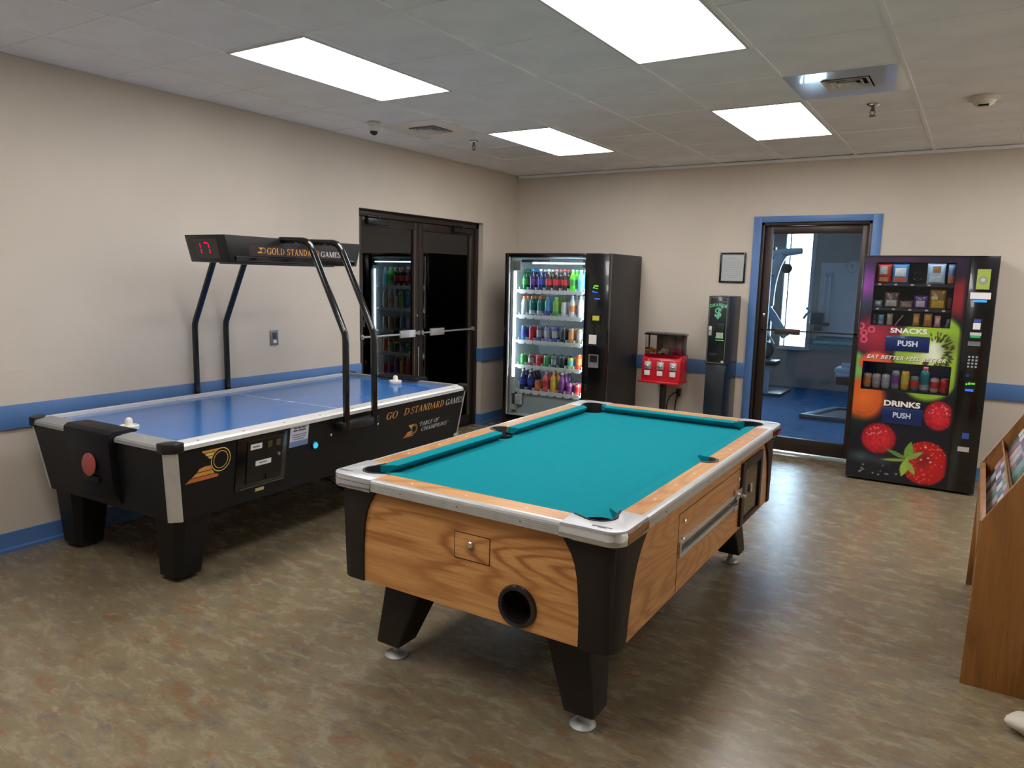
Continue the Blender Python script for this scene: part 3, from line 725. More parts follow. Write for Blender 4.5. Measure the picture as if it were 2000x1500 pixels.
        seg(-.014, 1.793, .018, 1.793)
        if s > 0: continue
    # printed badge and name on the scoreboard sides
    for sx in (-1, 1):
        X = lambda z: sx*(bb+(z-z0)*(bt-bb)/(z1-z0)+.0012)
        pl = lambda u, v, c: (X(c[1]+v), c[0]+sx*u, c[1]+v)
        def mk(vf, name, mat, y0, w, z, h):
            put(name, vf, mat, sb, (X(z), y0 if sx > 0 else -y0+2*cy, z), (0, sx, 0), (0, 0, 1), w, h, lift=.0006)
        put('name_plate', ([(0, 0), (1, 0), (1, 1), (0, 1)], [(0, 1, 2, 3)]), M('plum_black_print', (40, 22, 24), .5), sb, (X(1.735), -.405 if sx > 0 else .405+2*cy, 1.725), (0, sx, 0), (0, 0, 1), .80, .066, lift=.0002)
        mk(serif2d('GOLD STANDARD'), 'lettering', m_gold, -.272, .435, 1.738, .040); mk(serif2d('GAMES'), 'lettering', m_silv, .178, .185, 1.738, .036)
        emblem(sb, lambda u, v: pl(u, v, (-.300 if sx > 0 else .300+2*cy, 1.758)), .019)
    # prints and fittings on the long side facing the room
    sd = Vector((tx-bx, 0, zt-.028-zb)).normalized()
    def on(y, z, lift=.0012): return (xs(z)+lift, y, z)
    def side(name, vf, mat, y, z, w, h, lift=.0010, parent=t): return put(name, vf, mat, parent, (xs(z), y, z), (0, 1, 0), sd, w, h, lift)
    side('lettering', serif2d('GO', .22), m_gold, .325, .668, .118, .050)
    side('lettering', serif2d('D', .22), m_gold, .508, .671, .064, .050)
    side('lettering', serif2d('STANDARD', .22), m_gold, .585, .671, .400, .050)
    side('lettering', serif2d('GAMES', .22), m_silv, 1.010, .672, .232, .046)
    side('lettering', serif2d('"TABLE OF', .35), m_silv, .700, .562, .25, .030)
    side('lettering', serif2d('CHAMPIONS"', .35), m_silv, .735, .520, .34, .030)
    emblem(t, lambda u, v: on(.648+u*1.0, .553+v), .036)
    emblem(t, lambda u, v: on(-.992+u*.95, .672+v), .064)
    cp = obj('coin_panel', MB().loft([[on(-.895, .464, -.01), on(-.552, .464, -.01), on(-.552, .752, -.01), on(-.895, .752, -.01)], [on(-.895, .464, .006), on(-.552, .464, .006), on(-.552, .752, .006), on(-.895, .752, .006)]]), m_blackgl, t, bevel=.003)
    def plate(name, y0, y1, z0_, z1_, mat, parent=cp, l0=.005, l1=.010):
        return obj(name, MB().loft([[on(y0, z0_, l0), on(y1, z0_, l0), on(y1, z1_, l0), on(y0, z1_, l0)], [on(y0, z0_, l1), on(y1, z0_, l1), on(y1, z1_, l1), on(y0, z1_, l1)]]), mat, parent, smooth=False)
    plate('coin_door', -.83, -.59, .495, .735, m_blackpl, l1=.014)
    plate('price_label', -.815, -.738, .685, .716, m_paper, l0=.013, l1=.0155)
    plate('price_label', -.775, -.668, .588, .616, m_paper, l0=.013, l1=.0155)
    plate('label_print', -.800, -.755, .696, .704, m_inkg, l0=.014, l1=.0162); plate('label_print', -.750, -.700, .600, .607, m_inkg, l0=.014, l1=.0162)
    for y in (-.700, -.640): plate('coin_slot', y, y+.030, .680, .715, M('olive_brass', (92, 90, 60), .4, .4), l0=.013, l1=.018)
    plate('coin_return', -.70, -.60, .50, .53, m_blackgl, l0=.013, l1=.02)
    obj('lock', MB().lathe([(.011, 0), (.010, .008), (.002, .009)], 14, on(-.618, .630, .013), 'x'), m_chrome, cp)
    plate('lower_edge', -.86, -.56, .468, .474, M('edge_grey', (78, 78, 78), .4), l0=.005, l1=.009)
    plate('brass_tag', -.755, -.695, .435, .453, M('cream_tag', (190, 180, 130), .5), t, 0, .003)
    plate('serial_tag', 1.17, 1.23, .405, .425, m_silv, t, 0, .003)
    nt = plate('notice_sticker', -.527, -.386, .640, .764, M('bluish_white_sticker', (198, 202, 216), .5), t, 0, .002)
    plate('sticker_band', -.527, -.386, .641, .672, M('sticker_blue', (112, 140, 192), .5), nt, .001, .0026)
    m_tx = M('sticker_ink', (70, 72, 88), .6)
    for ya, yb, za in ((-.500, -.478, .746), (-.472, -.446, .746), (-.440, -.412, .746), (-.504, -.474, .731), (-.468, -.410, .731)): plate('print_line', ya, yb, za, za+.008, m_tx, nt, .0015, .0028)
    for q in range(3): plate('print_line', -.512+.006*q, -.400-.008*q, .708-q*.013, .7115-q*.013, m_tx, nt, .0015, .0028)
    bt_ = obj('start_button', MB().lathe([(.026, -.002), (.026, .010), (.021, .013)], 22, on(-.330, .620, 0), 'x'), M('blue_black_bezel', (14, 26, 60), .3), t)
    obj('button_lamp', MB().lathe([(.020, .010), (.016, .018), (.002, .021)], 20, on(-.330, .620, 0), 'x'), emat('cyan_button_glow', (60, 205, 245), 1.0), bt_)
    for (y, z) in ((-.196, .660), (.236, .657)): obj('bolt', MB().lathe([(.010, 0), (.009, .005), (.005, .006), (.004, .003)], 12, on(y, z, 0), 'x'), m_chrome, t)
air_table()
def to_air(x, y, z):
    c, s = math.cos(.043), math.sin(.043); return (.729+x*c-y*s, -4.022+x*s+y*c, z)
m_mallet = M('ivory_white_plastic', (232, 226, 214), .35, var=.01)
def mallet(label, x, y, z):
    t = thing('air_hockey_mallet', label, 'mallet', to_air(x, y, z), 0, 'air hockey mallets')
    obj('base', MB().lathe([(.046, 0), (.050, .006), (.050, .022), (.044, .025), (.040, .016)], 26), m_mallet, t)
    obj('knob', MB().lathe([(.040, .016), (.024, .020), (.019, .030), (.019, .048), (.016, .058), (.009, .064), (.001, .066)], 24), m_mallet, t)
mallet('white mallet behind the black goal hood at the near end of the air hockey table', .045, -1.125, .781)
mallet('white mallet on the blue surface by the far goal, in front of double doors', .068, 1.085, .781)
pk = thing('puck', 'red round puck standing in the black goal hood of the air hockey table', 'puck', to_air(.012, -1.3315, .628), .043)
pk.rotation_euler = (PI/2-.075, 0, .043)
obj('disc', MB().lathe([(.056, -.004), (.060, 0), (.060, .003), (.056, .006)], 30), M('red_brown_puck', (160, 74, 66), .45), pk)
# ------------------------------------------------------------------ glass front drinks machine
SOX, SOY, SOT = .409, -.855, .031
def to_soda(x, y, z):
    c, s = math.cos(SOT), math.sin(SOT); return (SOX+x*c-y*s, SOY+x*s+y*c, z)
SHZ = [1.500, 1.240, .978, .716, .452]
def soda_machine():
    t = thing('drinks_vending_machine', 'tall black vending machine with lit glass front full of bottles and cans', 'vending machine', (SOX, SOY, 0), SOT)
    w, d, h = 1.174, .83, 1.88
    m_body = M('black_powder_coat', (44, 42, 42), .45, var=.04); m_in = M('white_liner', (222, 230, 232), .35, var=.01)
    obj('cabinet', MB().box(0, .05, .10, .04, d, h).box(.965, .05, .10, w, d, h).box(.04, .05, h-.03, .965, d, h).box(.04, d-.05, .10, .965, d, h-.03).box(.04, .05, .10, .965, d-.05, .17), m_body, t, bevel=.003)
    obj('liner', MB().box(.04, .055, .20, .046, d-.12, h-.035).box(.92, .055, .20, .926, d-.12, h-.035).box(.046, .055, h-.045, .92, d-.12, h-.035).box(.046, d-.126, .20, .92, d-.12, h-.045).box(.046, .055, .20, .92, d-.126, .206), m_in, t, smooth=False)
    dr = obj('door_frame', MB().box(0, 0, .10, .045, .05, h).box(.045, 0, 1.842, .918, .05, h).box(.045, 0, .10, .918, .05, .205), m_blackgl, t, bevel=.004)
    obj('bright_edge', MB().box(.045, -.004, .205, .060, .006, 1.842).box(.045, -.003, .200, .918, .004, .212), m_alu, dr, bevel=.002)
    obj('glass_pane', B(.058, .012, .21, .919, .018, 1.842), g_clear, dr, smooth=False)
    cp = obj('control_panel', B(.918, -.012, .10, w, .05, h), m_blackgl, t, bevel=.006)
    y = -.013
    def pl(n, x0, x1, z0, z1, mat, p=cp, dy=.004): return obj(n, B(x0, y-dy, z0, x1, y+.001, z1), mat, p, smooth=False)
    ds = pl('display', .995, 1.095, 1.50, 1.59, m_dark)
    eg, eb_ = emat('green_digits', (120, 225, 60), 1.0), emat('blue_glow', (70, 120, 240), 1.0)
    for xa, xb, za, zb_, m_ in ((1.018, 1.066, 1.563, 1.576, eg), (1.010, 1.030, 1.545, 1.557, eg), (1.036, 1.062, 1.540, 1.550, eg), (1.004, 1.028, 1.506, 1.522, eb_), (1.030, 1.062, 1.503, 1.513, eb_)):
        obj('display_mark', B(xa, y-.0055, za, xb, y-.003, zb_), m_, ds, smooth=False)
    pl('status_light', 1.03, 1.085, 1.440, 1.452, emat('blue_glow', (70, 120, 240), 1.0))
    br = pl('bill_reader', 1.0, 1.10, 1.20, 1.30, m_blackpl, dy=.014)
    obj('bill_label', B(1.022, y-.017, 1.238, 1.092, y-.013, 1.283), M('yellow_sticker', (206, 196, 72), .5), br, smooth=False)
    pl('paper_notice', .985, 1.065, 1.005, 1.095, m_paper, dy=.002)
    pl('ledge', .960, 1.11, .988, .998, m_blackpl, dy=.012)
    cd = pl('coin_return_cup', .992, 1.095, .775, .905, M('grey_moulding', (120, 120, 122), .4), dy=.008)
    obj('cup_opening', B(1.004, y-.0095, .83, 1.084, y-.007, .895), m_dark, cd, smooth=False)
    pl('lock_handle', .955, .982, .535, .605, m_chrome, dy=.008)
    obj('shading_plate', B(.02, .03, .0, w-.02, .06, .10), m_dark, t, smooth=False)  # dark sheet standing in for the shaded gap under the machine
    for x in (.06, w-.06):
        for yy in (.10, d-.08): obj('foot', MB().lathe([(.03, 0), (.03, .012), (.012, .02), (.012, .102)], 14, (x, yy, 0)), m_blackpl, t)
    # shelves with scalloped tray fronts
    n = 8; px0, px1 = .115, .855
    m_tray = M('white_tray_plastic', (232, 236, 238), .35, var=.01)
    for z in SHZ:
        mb = MB().box(.047, .10, z-.012, .919, .66, z)
        pts = [(px0-.02, z+.006)]
        for k in range(n):
            a = px0+(px1-px0)*k/n; b = px0+(px1-px0)*(k+1)/n; q = (b-a)
            pts += [(a+q*.2, z+.012), (a+q*.8, z+.012), (b, z+.004)]
        for k in reversed(range(n)):
            a = px0+(px1-px0)*k/n; q = (px1-px0)/n
            pts += [(a+q, z-.016), (a+q*.85, z-.030), (a+q*.25, z-.030), (a+q*.1, z-.016)]
        pts += [(px0-.02, z-.016)]
        sh = obj('shelf', mb, m_tray, t, smooth=False)
        obj('tray_front', MB().prism(pts, 'y', .082, .10), m_tray, sh, smooth=False)
        dv = MB()
        for k in range(n+1): obj('lane_divider', B(px0-.002+(px1-px0)*k/n, .11, z, px0+.002+(px1-px0)*k/n, .60, z+.035), m_tray, sh, smooth=False)
    obj('bin_panel', MB().loft([[(.10, .10, .206), (.915, .10, .206), (.915, .13, .206), (.10, .13, .206)], [(.10, .14, .415), (.915, .14, .415), (.915, .16, .415), (.10, .16, .415)]]), M('pale_grey_panel', (176, 190, 192), .4, var=.01), t, smooth=False)
    # picker rail and cup at the left
    pk = obj('picker_rail', MB().box(.062, .04, .22, .084, .075, 1.78).box(.062, .04, 1.70, .165, .075, 1.81), m_white, t, bevel=.003)
    obj('motor_box', B(.072, .030, 1.705, .16, .042, 1.80), M('motor_grey', (150, 146, 140), .45), pk, bevel=.003)
    obj('delivery_cup', MB().box(.125, .04, .305, .19, .09, .415).box(.155, .045, .415, .168, .06, .56).box(.072, .035, .42, .115, .07, .60).box(.07, .04, .245, .13, .08, .30), m_white, pk, bevel=.004)
    obj('top_rail', MB().box(.17, .05, 1.79, .50, .075, 1.815).box(.86, .05, 1.74, .915, .075, 1.815), M('dark_grey_rail', (70, 74, 78), .4), t, bevel=.002)
    e = emat('cool_white_tube', (222, 244, 255), COOLER)
    obj('light_tube', B(.30, .046, 1.775, .88, .066, 1.788), e, t, smooth=False)
    obj('light_tube', B(.088, .048, .44, .102, .068, 1.69), e, t, smooth=False)
    obj('light_tube', B(.895, .066, .44, .912, .080, 1.70), e, t, smooth=False)
soda_machine()
PROTO = {}
m_cap_w = M('white_cap', (236, 238, 240), .35, var=.01)
m_lid = M('can_lid_metal', (214, 216, 220), .25, .8, var=.02)
def dmat(rgb, rough=.16): return M('drink_%d_%d_%d' % rgb, rgb, rough, var=.0, coat=.4)
def drink_meshes(kind):
    if kind in PROTO: return PROTO[kind]
    if kind == 'bottle':
        body = [(.004, 0), (.028, .002), (.033, .012), (.032, .05), (.034, .06), (.034, .125), (.032, .14), (.027, .165), (.016, .188), (.0125, .196), (.0125, .206), (.002, .206)]
        cap = [(.015, .200), (.0155, .204), (.0155, .219), (.013, .222), (.001, .2225)]; lab = [(.0346, .062), (.0346, .123)]
    elif kind == 'sport':
        body = [(.004, 0), (.031, .002), (.035, .012), (.035, .06), (.031, .085), (.035, .11), (.034, .145), (.027, .168), (.018, .178), (.018, .184), (.002, .184)]
        cap = [(.0205, .178), (.021, .182), (.021, .200), (.018, .204), (.001, .2045)]; lab = [(.0356, .016), (.0356, .058)]
    elif kind == 'can':
        body = [(.004, .004), (.024, .001), (.031, .012), (.033, .02), (.033, .103), (.028, .114), (.0265, .116), (.002, .116)]
        cap = [(.0275, .1145), (.028, .119), (.0255, .1185), (.024, .116), (.001, .116)]; lab = [(.0334, .035), (.0334, .088)]
    else:
        body = [(.004, .004), (.022, .001), (.029, .012), (.030, .02), (.030, .138), (.026, .150), (.0245, .152), (.002, .152)]
        cap = [(.0255, .1505), (.026, .155), (.0235, .1545), (.022, .152), (.001, .152)]; lab = [(.0304, .05), (.0304, .118)]
    out = []
    for nm, pr, capd in (('body', body, False), ('cap' if kind in ('bottle', 'sport') else 'lid', cap, False), ('label_band', lab, False)):
        mb = MB().lathe(pr, 16, cap=capd)
        me = bpy.data.meshes.new(nm); me.from_pydata(mb.v, [], mb.f); bm = bmesh.new(); bm.from_mesh(me); bmesh.ops.recalc_face_normals(bm, faces=bm.faces); bm.to_mesh(me); bm.free()
        me.shade_smooth(); me.set_sharp_from_angle(angle=math.radians(50)); me.materials.append(m_paper); out.append((nm, me))
    PROTO[kind] = out; return out
def drink(kind, cols, label, loc, rz, group, cat, parts=3):
    t = thing('drink_bottle' if kind in ('bottle', 'sport') else 'drink_can', label, cat, loc, rz, group)
    for (nm, me), c in list(zip(drink_meshes(kind), cols))[:parts]:
        if c is None: continue
        o = bpy.data.objects.new(nm, me); COL.objects.link(o); o.parent = t
        o.material_slots[0].link = 'OBJECT'; o.material_slots[0].material = c if not isinstance(c, tuple) else dmat(c)
W_ = m_cap_w; LD = m_lid
lab_w = M('white_label', (226, 228, 232), .35, var=.10, vs=45); lab_r = M('red_label', (196, 44, 54), .35, var=.12, vs=45); lab_b = M('blue_label', (62, 74, 170), .35, var=.12, vs=45)
lab_g = M('green_label', (60, 150, 70), .35, var=.12, vs=45); lab_s = M('silver_label', (176, 178, 190), .3, .3, var=.12, vs=45); lab_o = M('orange_label', (220, 130, 74), .35, var=.12, vs=45); lab_c = M('pale_cyan_label', (120, 196, 218), .35, var=.12, vs=45)
lab_k = M('black_label', (30, 32, 40), .35, var=.2, vs=45); lab_y = M('yellow_label', (214, 196, 70), .35, var=.12, vs=45); lab_p = M('purple_label', (122, 62, 140), .35, var=.12, vs=45)
SH = [
 [('bottle', (22, 92, 58), (20, 96, 60), lab_g, 'dark green soda'), ('bottle', (34, 36, 78), (60, 140, 210), lab_p, 'navy soda purple label'), ('bottle', (40, 40, 92), W_, lab_b, 'dark blue labelled cola'), ('bottle', (58, 26, 22), W_, lab_r, 'red labelled cola'),
  ('bottle', (52, 24, 22), (230, 120, 120), lab_r, 'red labelled cola, pink cap'), ('bottle', (50, 24, 22), (214, 60, 60), lab_r, 'red capped cola'), ('bottle', (96, 220, 40), (180, 240, 170), lab_g, 'bright lime green soda'), ('bottle', (150, 216, 230), (210, 244, 240), lab_c, 'clear water cyan label')],
 [('sport', (196, 200, 196), (238, 120, 60), lab_s, 'clear sports drink, orange cap'), ('sport', (20, 120, 112), (240, 140, 60), lab_s, 'teal sports drink, orange cap'), ('sport', (22, 128, 124), (242, 150, 80), lab_s, 'greenish sports drink, orange cap'), ('sport', (60, 164, 214), (110, 200, 236), lab_b, 'sky blue sports drink'),
  ('sport', (130, 196, 70), (160, 226, 96), lab_g, 'lime green sports drink'), ('tall', (220, 224, 228), LD, lab_w, 'white labelled tall drink'), ('bottle', (216, 214, 210), W_, lab_o, 'clear juice orange label'), ('bottle', (222, 228, 232), W_, lab_w, 'clear water white label')],
 [('tall', (44, 110, 170), LD, lab_b, 'blue energy drink'), ('tall', (190, 44, 60), LD, lab_r, 'red energy drink'), ('tall', (86, 84, 150), LD, lab_s, 'violet and silver energy drink'), ('tall', (140, 136, 190), LD, lab_s, 'lilac and silver energy drink'),
  ('tall', (64, 84, 170), LD, lab_s, 'blue and silver energy drink'), ('tall', (24, 46, 38), LD, lab_k, 'black and green energy drink'), ('tall', (178, 138, 82), LD, lab_o, 'gold coffee drink'), ('tall', (160, 142, 112), LD, lab_s, 'tan coffee drink')],
 [('can', (60, 150, 70), LD, lab_g, 'green soda'), ('can', (150, 60, 64), LD, lab_s, 'dark red and silver soda'), ('can', (206, 60, 76), LD, lab_r, 'red soda'), ('can', (40, 160, 92), LD, lab_g, 'emerald green soda'),
  ('can', (52, 110, 112), LD, lab_s, 'teal soda'), ('can', (34, 40, 54), LD, lab_k, 'black and white soda'), ('can', (206, 206, 70), LD, lab_c, 'yellow and teal soda'), ('tall', (222, 86, 50), LD, lab_o, 'orange red tea')],
 [('bottle', (34, 44, 82), W_, lab_b, 'dark navy juice'), ('bottle', (36, 40, 88), W_, lab_b, 'navy blue juice'), ('can', (200, 96, 58), LD, lab_o, 'orange brown soda'), ('bottle', (226, 96, 100), W_, lab_r, 'pink red juice'),
  ('bottle', (236, 170, 60), W_, lab_y, 'golden orange juice'), ('bottle', (134, 66, 132), W_, lab_p, 'purple juice'), ('can', (196, 92, 140), LD, lab_p, 'pink purple soda'), ('can', (232, 104, 84), LD, lab_r, 'coral red soda')]]
ORD = ['first', 'second', 'third', 'fourth', 'fifth', 'sixth', 'seventh', 'eighth', 'ninth']
SHN = ['top shelf', 'second shelf', 'middle shelf', 'fourth shelf', 'bottom shelf']
for si, row in enumerate(SH):
    for k, (kind, c0, c1, c2, nm) in enumerate(row):
        kw = 'bottle' if kind in ('bottle', 'sport') else 'can'
        for dpt in range(3):
            x = .115+(.855-.115)*(k+.5)/8+random.uniform(-.003, .003); y = .148+dpt*.082
            lb = '%s %s, %s row, %s from left, %s, lit machine' % (nm, kw, ('front', 'second', 'third')[dpt], ORD[k], SHN[si])
            drink(kind, (c0, c1, c2), lb, to_soda(x, y, SHZ[si]+.0008), random.uniform(0, 6), 'drinks on the %s of the lit machine' % SHN[si], kw, 3 if dpt < 2 else 2)

# ------------------------------------------------------------------ snack machine
SNX, SNY, SNT = 3.758, -.598, .013
def to_snack(x, y, z):
    c, s = math.cos(SNT), math.sin(SNT); return (SNX+x*c-y*s, SNY+x*s+y*c, z)
def paint(X, Z):
    """flat fruit print of the machine front, sRGB 0-255"""
    C = np.empty(X.shape+(3,)); C[:] = (14, 16, 30)
    def lay(m, col):
        m = np.clip(m, 0, 1)[..., None]; C[:] = C*(1-m)+np.array(col, float)*m if not isinstance(col, np.ndarray) else C*(1-m)+col*m
    def ell(cx, cz, rx, rz, soft=.12, rot=0):
        a = X-cx; b = Z-cz; c, s = math.cos(rot), math.sin(rot)
        q = np.sqrt(((a*c+b*s)/rx)**2+((-a*s+b*c)/rz)**2); return np.clip((1-q)/soft, 0, 1), q
    def cells(n, x0, x1, z0, z1, seed):
        r = np.random.default_rng(seed); P = np.c_[r.uniform(x0, x1, n), r.uniform(z0, z1, n)]
        d1 = np.full(X.shape, 9.); d2 = np.full(X.shape, 9.)
        for p in P:
            d = np.hypot(X-p[0], Z-p[1]); m = d < d1; d2 = np.where(m, d1, np.minimum(d2, d)); d1 = np.where(m, d, d1)
        return d1, d2
    def shade(c0, c1, q): q = np.clip(q, 0, 1)[..., None]; return np.array(c0, float)*(1-q)+np.array(c1, float)*q
    m, q = ell(.0, 1.62, .26, .30, .6); lay(m, shade((150, 72, 160), (44, 24, 74), q*1.05))
    m, q = ell(.30, 1.86, .45, .09, .9); lay(m*.6, (96, 34, 84))
    m, q = ell(.70, 1.80, .14, .14, .9); lay(m*.5, (64, 30, 70))
    m, q = ell(.74, 1.55, .19, .19, .35); lay(m, shade((150, 34, 44), (92, 22, 34), q))
    m, q = ell(.03, 1.47, .14, .14, .9); lay(m*.6, (30, 60, 50))
    m, q = ell(.14, 1.225, .24, .20, .35); col = shade((166, 36, 56), (96, 18, 44), q)
    for bx_, bz_ in ((.045, 1.245), (.05, 1.19), (.10, 1.275), (.02, 1.30)):
        r_ = np.abs(np.hypot(X-bx_, Z-bz_)-.022); col = np.where((r_ < .006)[..., None], np.array((206, 84, 110.)), col)
    lay(m, col)
    # kiwi
    m, q = ell(.54, 1.075, .27, .37, .10); lay(m, shade((176, 196, 70), (128, 168, 46), q))
    m, q = ell(.50, 1.06, .12, .08, .6); lay(m*.6, (214, 224, 160))
    m, q = ell(.565, 1.125, .095, .115, .55); lay(m, (226, 232, 206))
    r = np.random.default_rng(5)
    for i in range(95):
        a = r.uniform(-2.3, 1.9); rr = r.uniform(.085, .155); sx, sz = .565+rr*math.cos(a)*.85, 1.12+rr*math.sin(a)*1.05
        m, q = ell(sx, sz, .019, .0075, .5, a); lay(m*.92, (44, 46, 22))
    m, q = ell(.66, 1.17, .10, .12, .8); lay(m*.35, (40, 44, 20))
    m = np.clip((X-.70)/.06, 0, 1)*np.clip((.92-Z)/.14, 0, 1); lay(m, (14, 16, 28))
    m, q = ell(-.02, .95, .13, .16, .25); lay(m, (104, 176, 92))
    m, q = ell(.155, 1.0, .145, .105, .25); lay(m, shade((232, 108, 60), (206, 74, 48), q))
    m, q = ell(.09, .70, .185, .215, .3); lay(m, shade((228, 112, 44), (190, 76, 30), q))
    m = np.clip((.53-Z)/.10, 0, 1)*np.clip((.35-X)/.1, 0, 1); lay(m*.9, (14, 16, 28))
    m, q = ell(.06, .50, .12, .10, .9); lay(m*.4, (24, 66, 52))
    # raspberries
    for cx, cz, rx, rz, sd in ((.642, .612, .112, .128, 3), (.228, .375, .140, .140, 4)):
        m, q = ell(cx, cz, rx, rz, .14); d1, d2 = cells(70, cx-rx, cx+rx, cz-rz, cz+rz, sd)
        col = shade((224, 44, 58), (150, 14, 30), q**2); col -= np.clip((.006-(d2-d1))/.006, 0, 1)[..., None]*np.array((46, 12, 16.))
        hl = np.clip((.0075-d1)/.003, 0, 1)*(Z > cz+.015)*(q < .75); col = np.where(hl[..., None] > .4, col*.45+np.array((246, 190, 186.))*.55, col)
        lay(m, np.clip(col, 0, 255))
    # strawberry
    m, q = ell(.58, .212, .172, .190, .08); d1, d2 = cells(110, .40, .76, .02, .41, 8)
    col = shade((206, 34, 36), (168, 14, 24), q); col = np.where((d1 < .0055)[..., None], np.array((236, 96, 74.)), col); lay(m, col)
    m, q = ell(.565, .235, .085, .105, .7); lay(m*.55, (92, 12, 18))
    for sx, sz in ((.60, .26), (.575, .345), (.62, .23), (.55, .24)): m, q = ell(sx, sz, .012, .008, .6); lay(m, (230, 206, 200))
    # blueberries, mist
    m, q = ell(.11, .205, .13, .07, .8); lay(m*.6, (84, 108, 106)); m, q = ell(.27, .19, .12, .06, .8); lay(m*.5, (86, 90, 88))
    for i in range(34):
        sx, sz = r.uniform(.10, .40), r.uniform(.06, .15); m, q = ell(sx, sz, .011, .010, .7); lay(m*.8, (26, 52, 50) if i % 3 else (190, 204, 200))
    # leaves
    for x0, z0, x1, z1, wd, c in ((.45, .22, .47, .385, .036, (104, 150, 52)), (.45, .22, .25, .20, .016, (120, 150, 72)), (.45, .23, .275, .30, .020, (84, 124, 52)), (.45, .23, .57, .31, .024, (118, 156, 66)), (.45, .22, .42, .075, .034, (150, 182, 70)), (.45, .21, .52, .10, .026, (136, 168, 62))):
        L = math.hypot(x1-x0, z1-z0); ux, uz = (x1-x0)/L, (z1-z0)/L; s_ = ((X-x0)*ux+(Z-z0)*uz)/L; d = -(X-x0)*uz+(Z-z0)*ux
        wv = wd*np.clip(np.sin(np.clip(s_, 0, 1)*PI*.86+.42), 0, 1); m = ((s_ > -.1) & (s_ < 1))*np.clip((wv-np.abs(d))/.006, 0, 1)
        st = (np.sin(Z*520) > .2)*.22; lay(m, np.array(c, float)[None, None, :]*(1-st[..., None])+np.array((196, 212, 120.))*st[..., None])
    m = np.clip((X-.715)/.03, 0, 1); lay(m, (13, 13, 20)); m = np.clip((.014-X)/.012, 0, 1)+np.clip((Z-1.855)/.01, 0, 1)+np.clip((.05-Z)/.03, 0, 1); lay(m, (13, 13, 18))
    return np.clip(C, 0, 255)
WIN1 = (.088, 1.312, .655, 1.822); WIN2 = (.058, .778, .694, 1.012)
def snack_machine():
    t = thing('snack_vending_machine', 'black vending machine printed with fruit, SNACKS and DRINKS windows, right of glass door', 'vending machine', (SNX, SNY, 0), SNT)
    w, d, h = .937, .57, 1.875
    obj('cabinet', MB().box(0, .04, .02, .03, d, h).box(.735, .04, .02, w, d, h).box(.03, .04, h-.03, .735, d, h).box(.03, d-.03, .02, .735, d, h-.03).box(.03, .04, .02, .735, d-.03, .06).box(.03, .04, 1.03, .735, d-.03, 1.30).box(.03, .04, .06, .735, d-.03, .76), M('black_powder_coat', (44, 42, 42)), t, bevel=.003)
    # printed front with two window openings
    x0, x1, z0, z1 = .004, .752, .022, 1.873; ox, oz = WIN1, WIN2
    gxs = np.unique(np.round(np.r_[np.arange(x0, x1, .0045), x1, WIN1[0], WIN1[2], WIN2[0], WIN2[2]], 5)); gzs = np.unique(np.round(np.r_[np.arange(z0, z1, .0045), z1, WIN1[1], WIN1[3], WIN2[1], WIN2[3]], 5))
    X, Z = np.meshgrid(gxs, gzs); C = paint(X, Z)/255.; C = np.where(C <= .04045, C/12.92, ((C+.055)/1.055)**2.4)
    nx = len(gxs); vs = np.c_[X.ravel(), np.zeros(X.size), Z.ravel()]; fs = []
    xm = (gxs[1:]+gxs[:-1])/2; zm = (gzs[1:]+gzs[:-1])/2
    for j, zz in enumerate(zm):
        for i, xx in enumerate(xm):
            if any(q[0] < xx < q[2] and q[1] < zz < q[3] for q in (WIN1, WIN2)): continue
            a = j*nx+i; fs.append((a, a+1, a+nx+1, a+nx))
    me = bpy.data.meshes.new('printed_front'); me.from_pydata(vs.tolist(), [], fs)
    at = me.color_attributes.new('Col', 'FLOAT_COLOR', 'POINT'); at.data.foreach_set('color', np.c_[C.reshape(-1, 3), np.ones(X.size)].ravel().astype('f4'))
    me.materials.append(vcol_mat('fruit_print')); fr = bpy.data.objects.new('printed_front', me); COL.objects.link(fr); fr.parent = t
    obj('door_edge', MB().box(-.001, .0, .02, .004, .04, 1.876).box(x1, -.004, .02, w, .04, 1.876).box(-.001, .0, 1.873, x1, .04, 1.876).box(-.001, .0, .02, x1, .04, .022), m_blackgl, t, bevel=.0015)
    for nm, q, n in (('snack_window', WIN1, 0), ('drink_window', WIN2, 1)):
        wn = obj(nm, MB().box(q[0]-.006, .001, q[1]-.006, q[0], .035, q[3]+.006).box(q[2], .001, q[1]-.006, q[2]+.006, .035, q[3]+.006).box(q[0], .001, q[3], q[2], .035, q[3]+.006).box(q[0], .001, q[1]-.006, q[2], .035, q[1]), m_blackpl, t)
        obj('glass_pane', B(q[0], .006, q[1], q[2], .010, q[3]), g_clear, wn, smooth=False)
        mi = M('machine_interior_grey', (38, 40, 46), .5, var=.1) if n == 0 else M('machine_interior_blue', (18, 36, 76), .5, var=.1)
        obj('compartment', MB().box(q[0]-.006, .035, q[1]-.012, q[0], .40, q[3]+.012).box(q[2], .035, q[1]-.012, q[2]+.006, .40, q[3]+.012).box(q[0], .035, q[3]+.006, q[2], .40, q[3]+.012).box(q[0], .035, q[1]-.012, q[2], .40, q[1]-.006).box(q[0], .39, q[1], q[2], .40, q[3]), mi, wn, smooth=False)
    e = emat('snack_led', (232, 244, 255), 9.0)
    obj('light_strip', B(.10, .04, 1.824, .645, .052, 1.829), e, t, smooth=False)
    obj('light_strip', B(.07, .04, 1.012, .69, .050, 1.016), e, t, smooth=False)
    m_sh = M('shelf_dark_metal', (52, 54, 58), .4, .3)
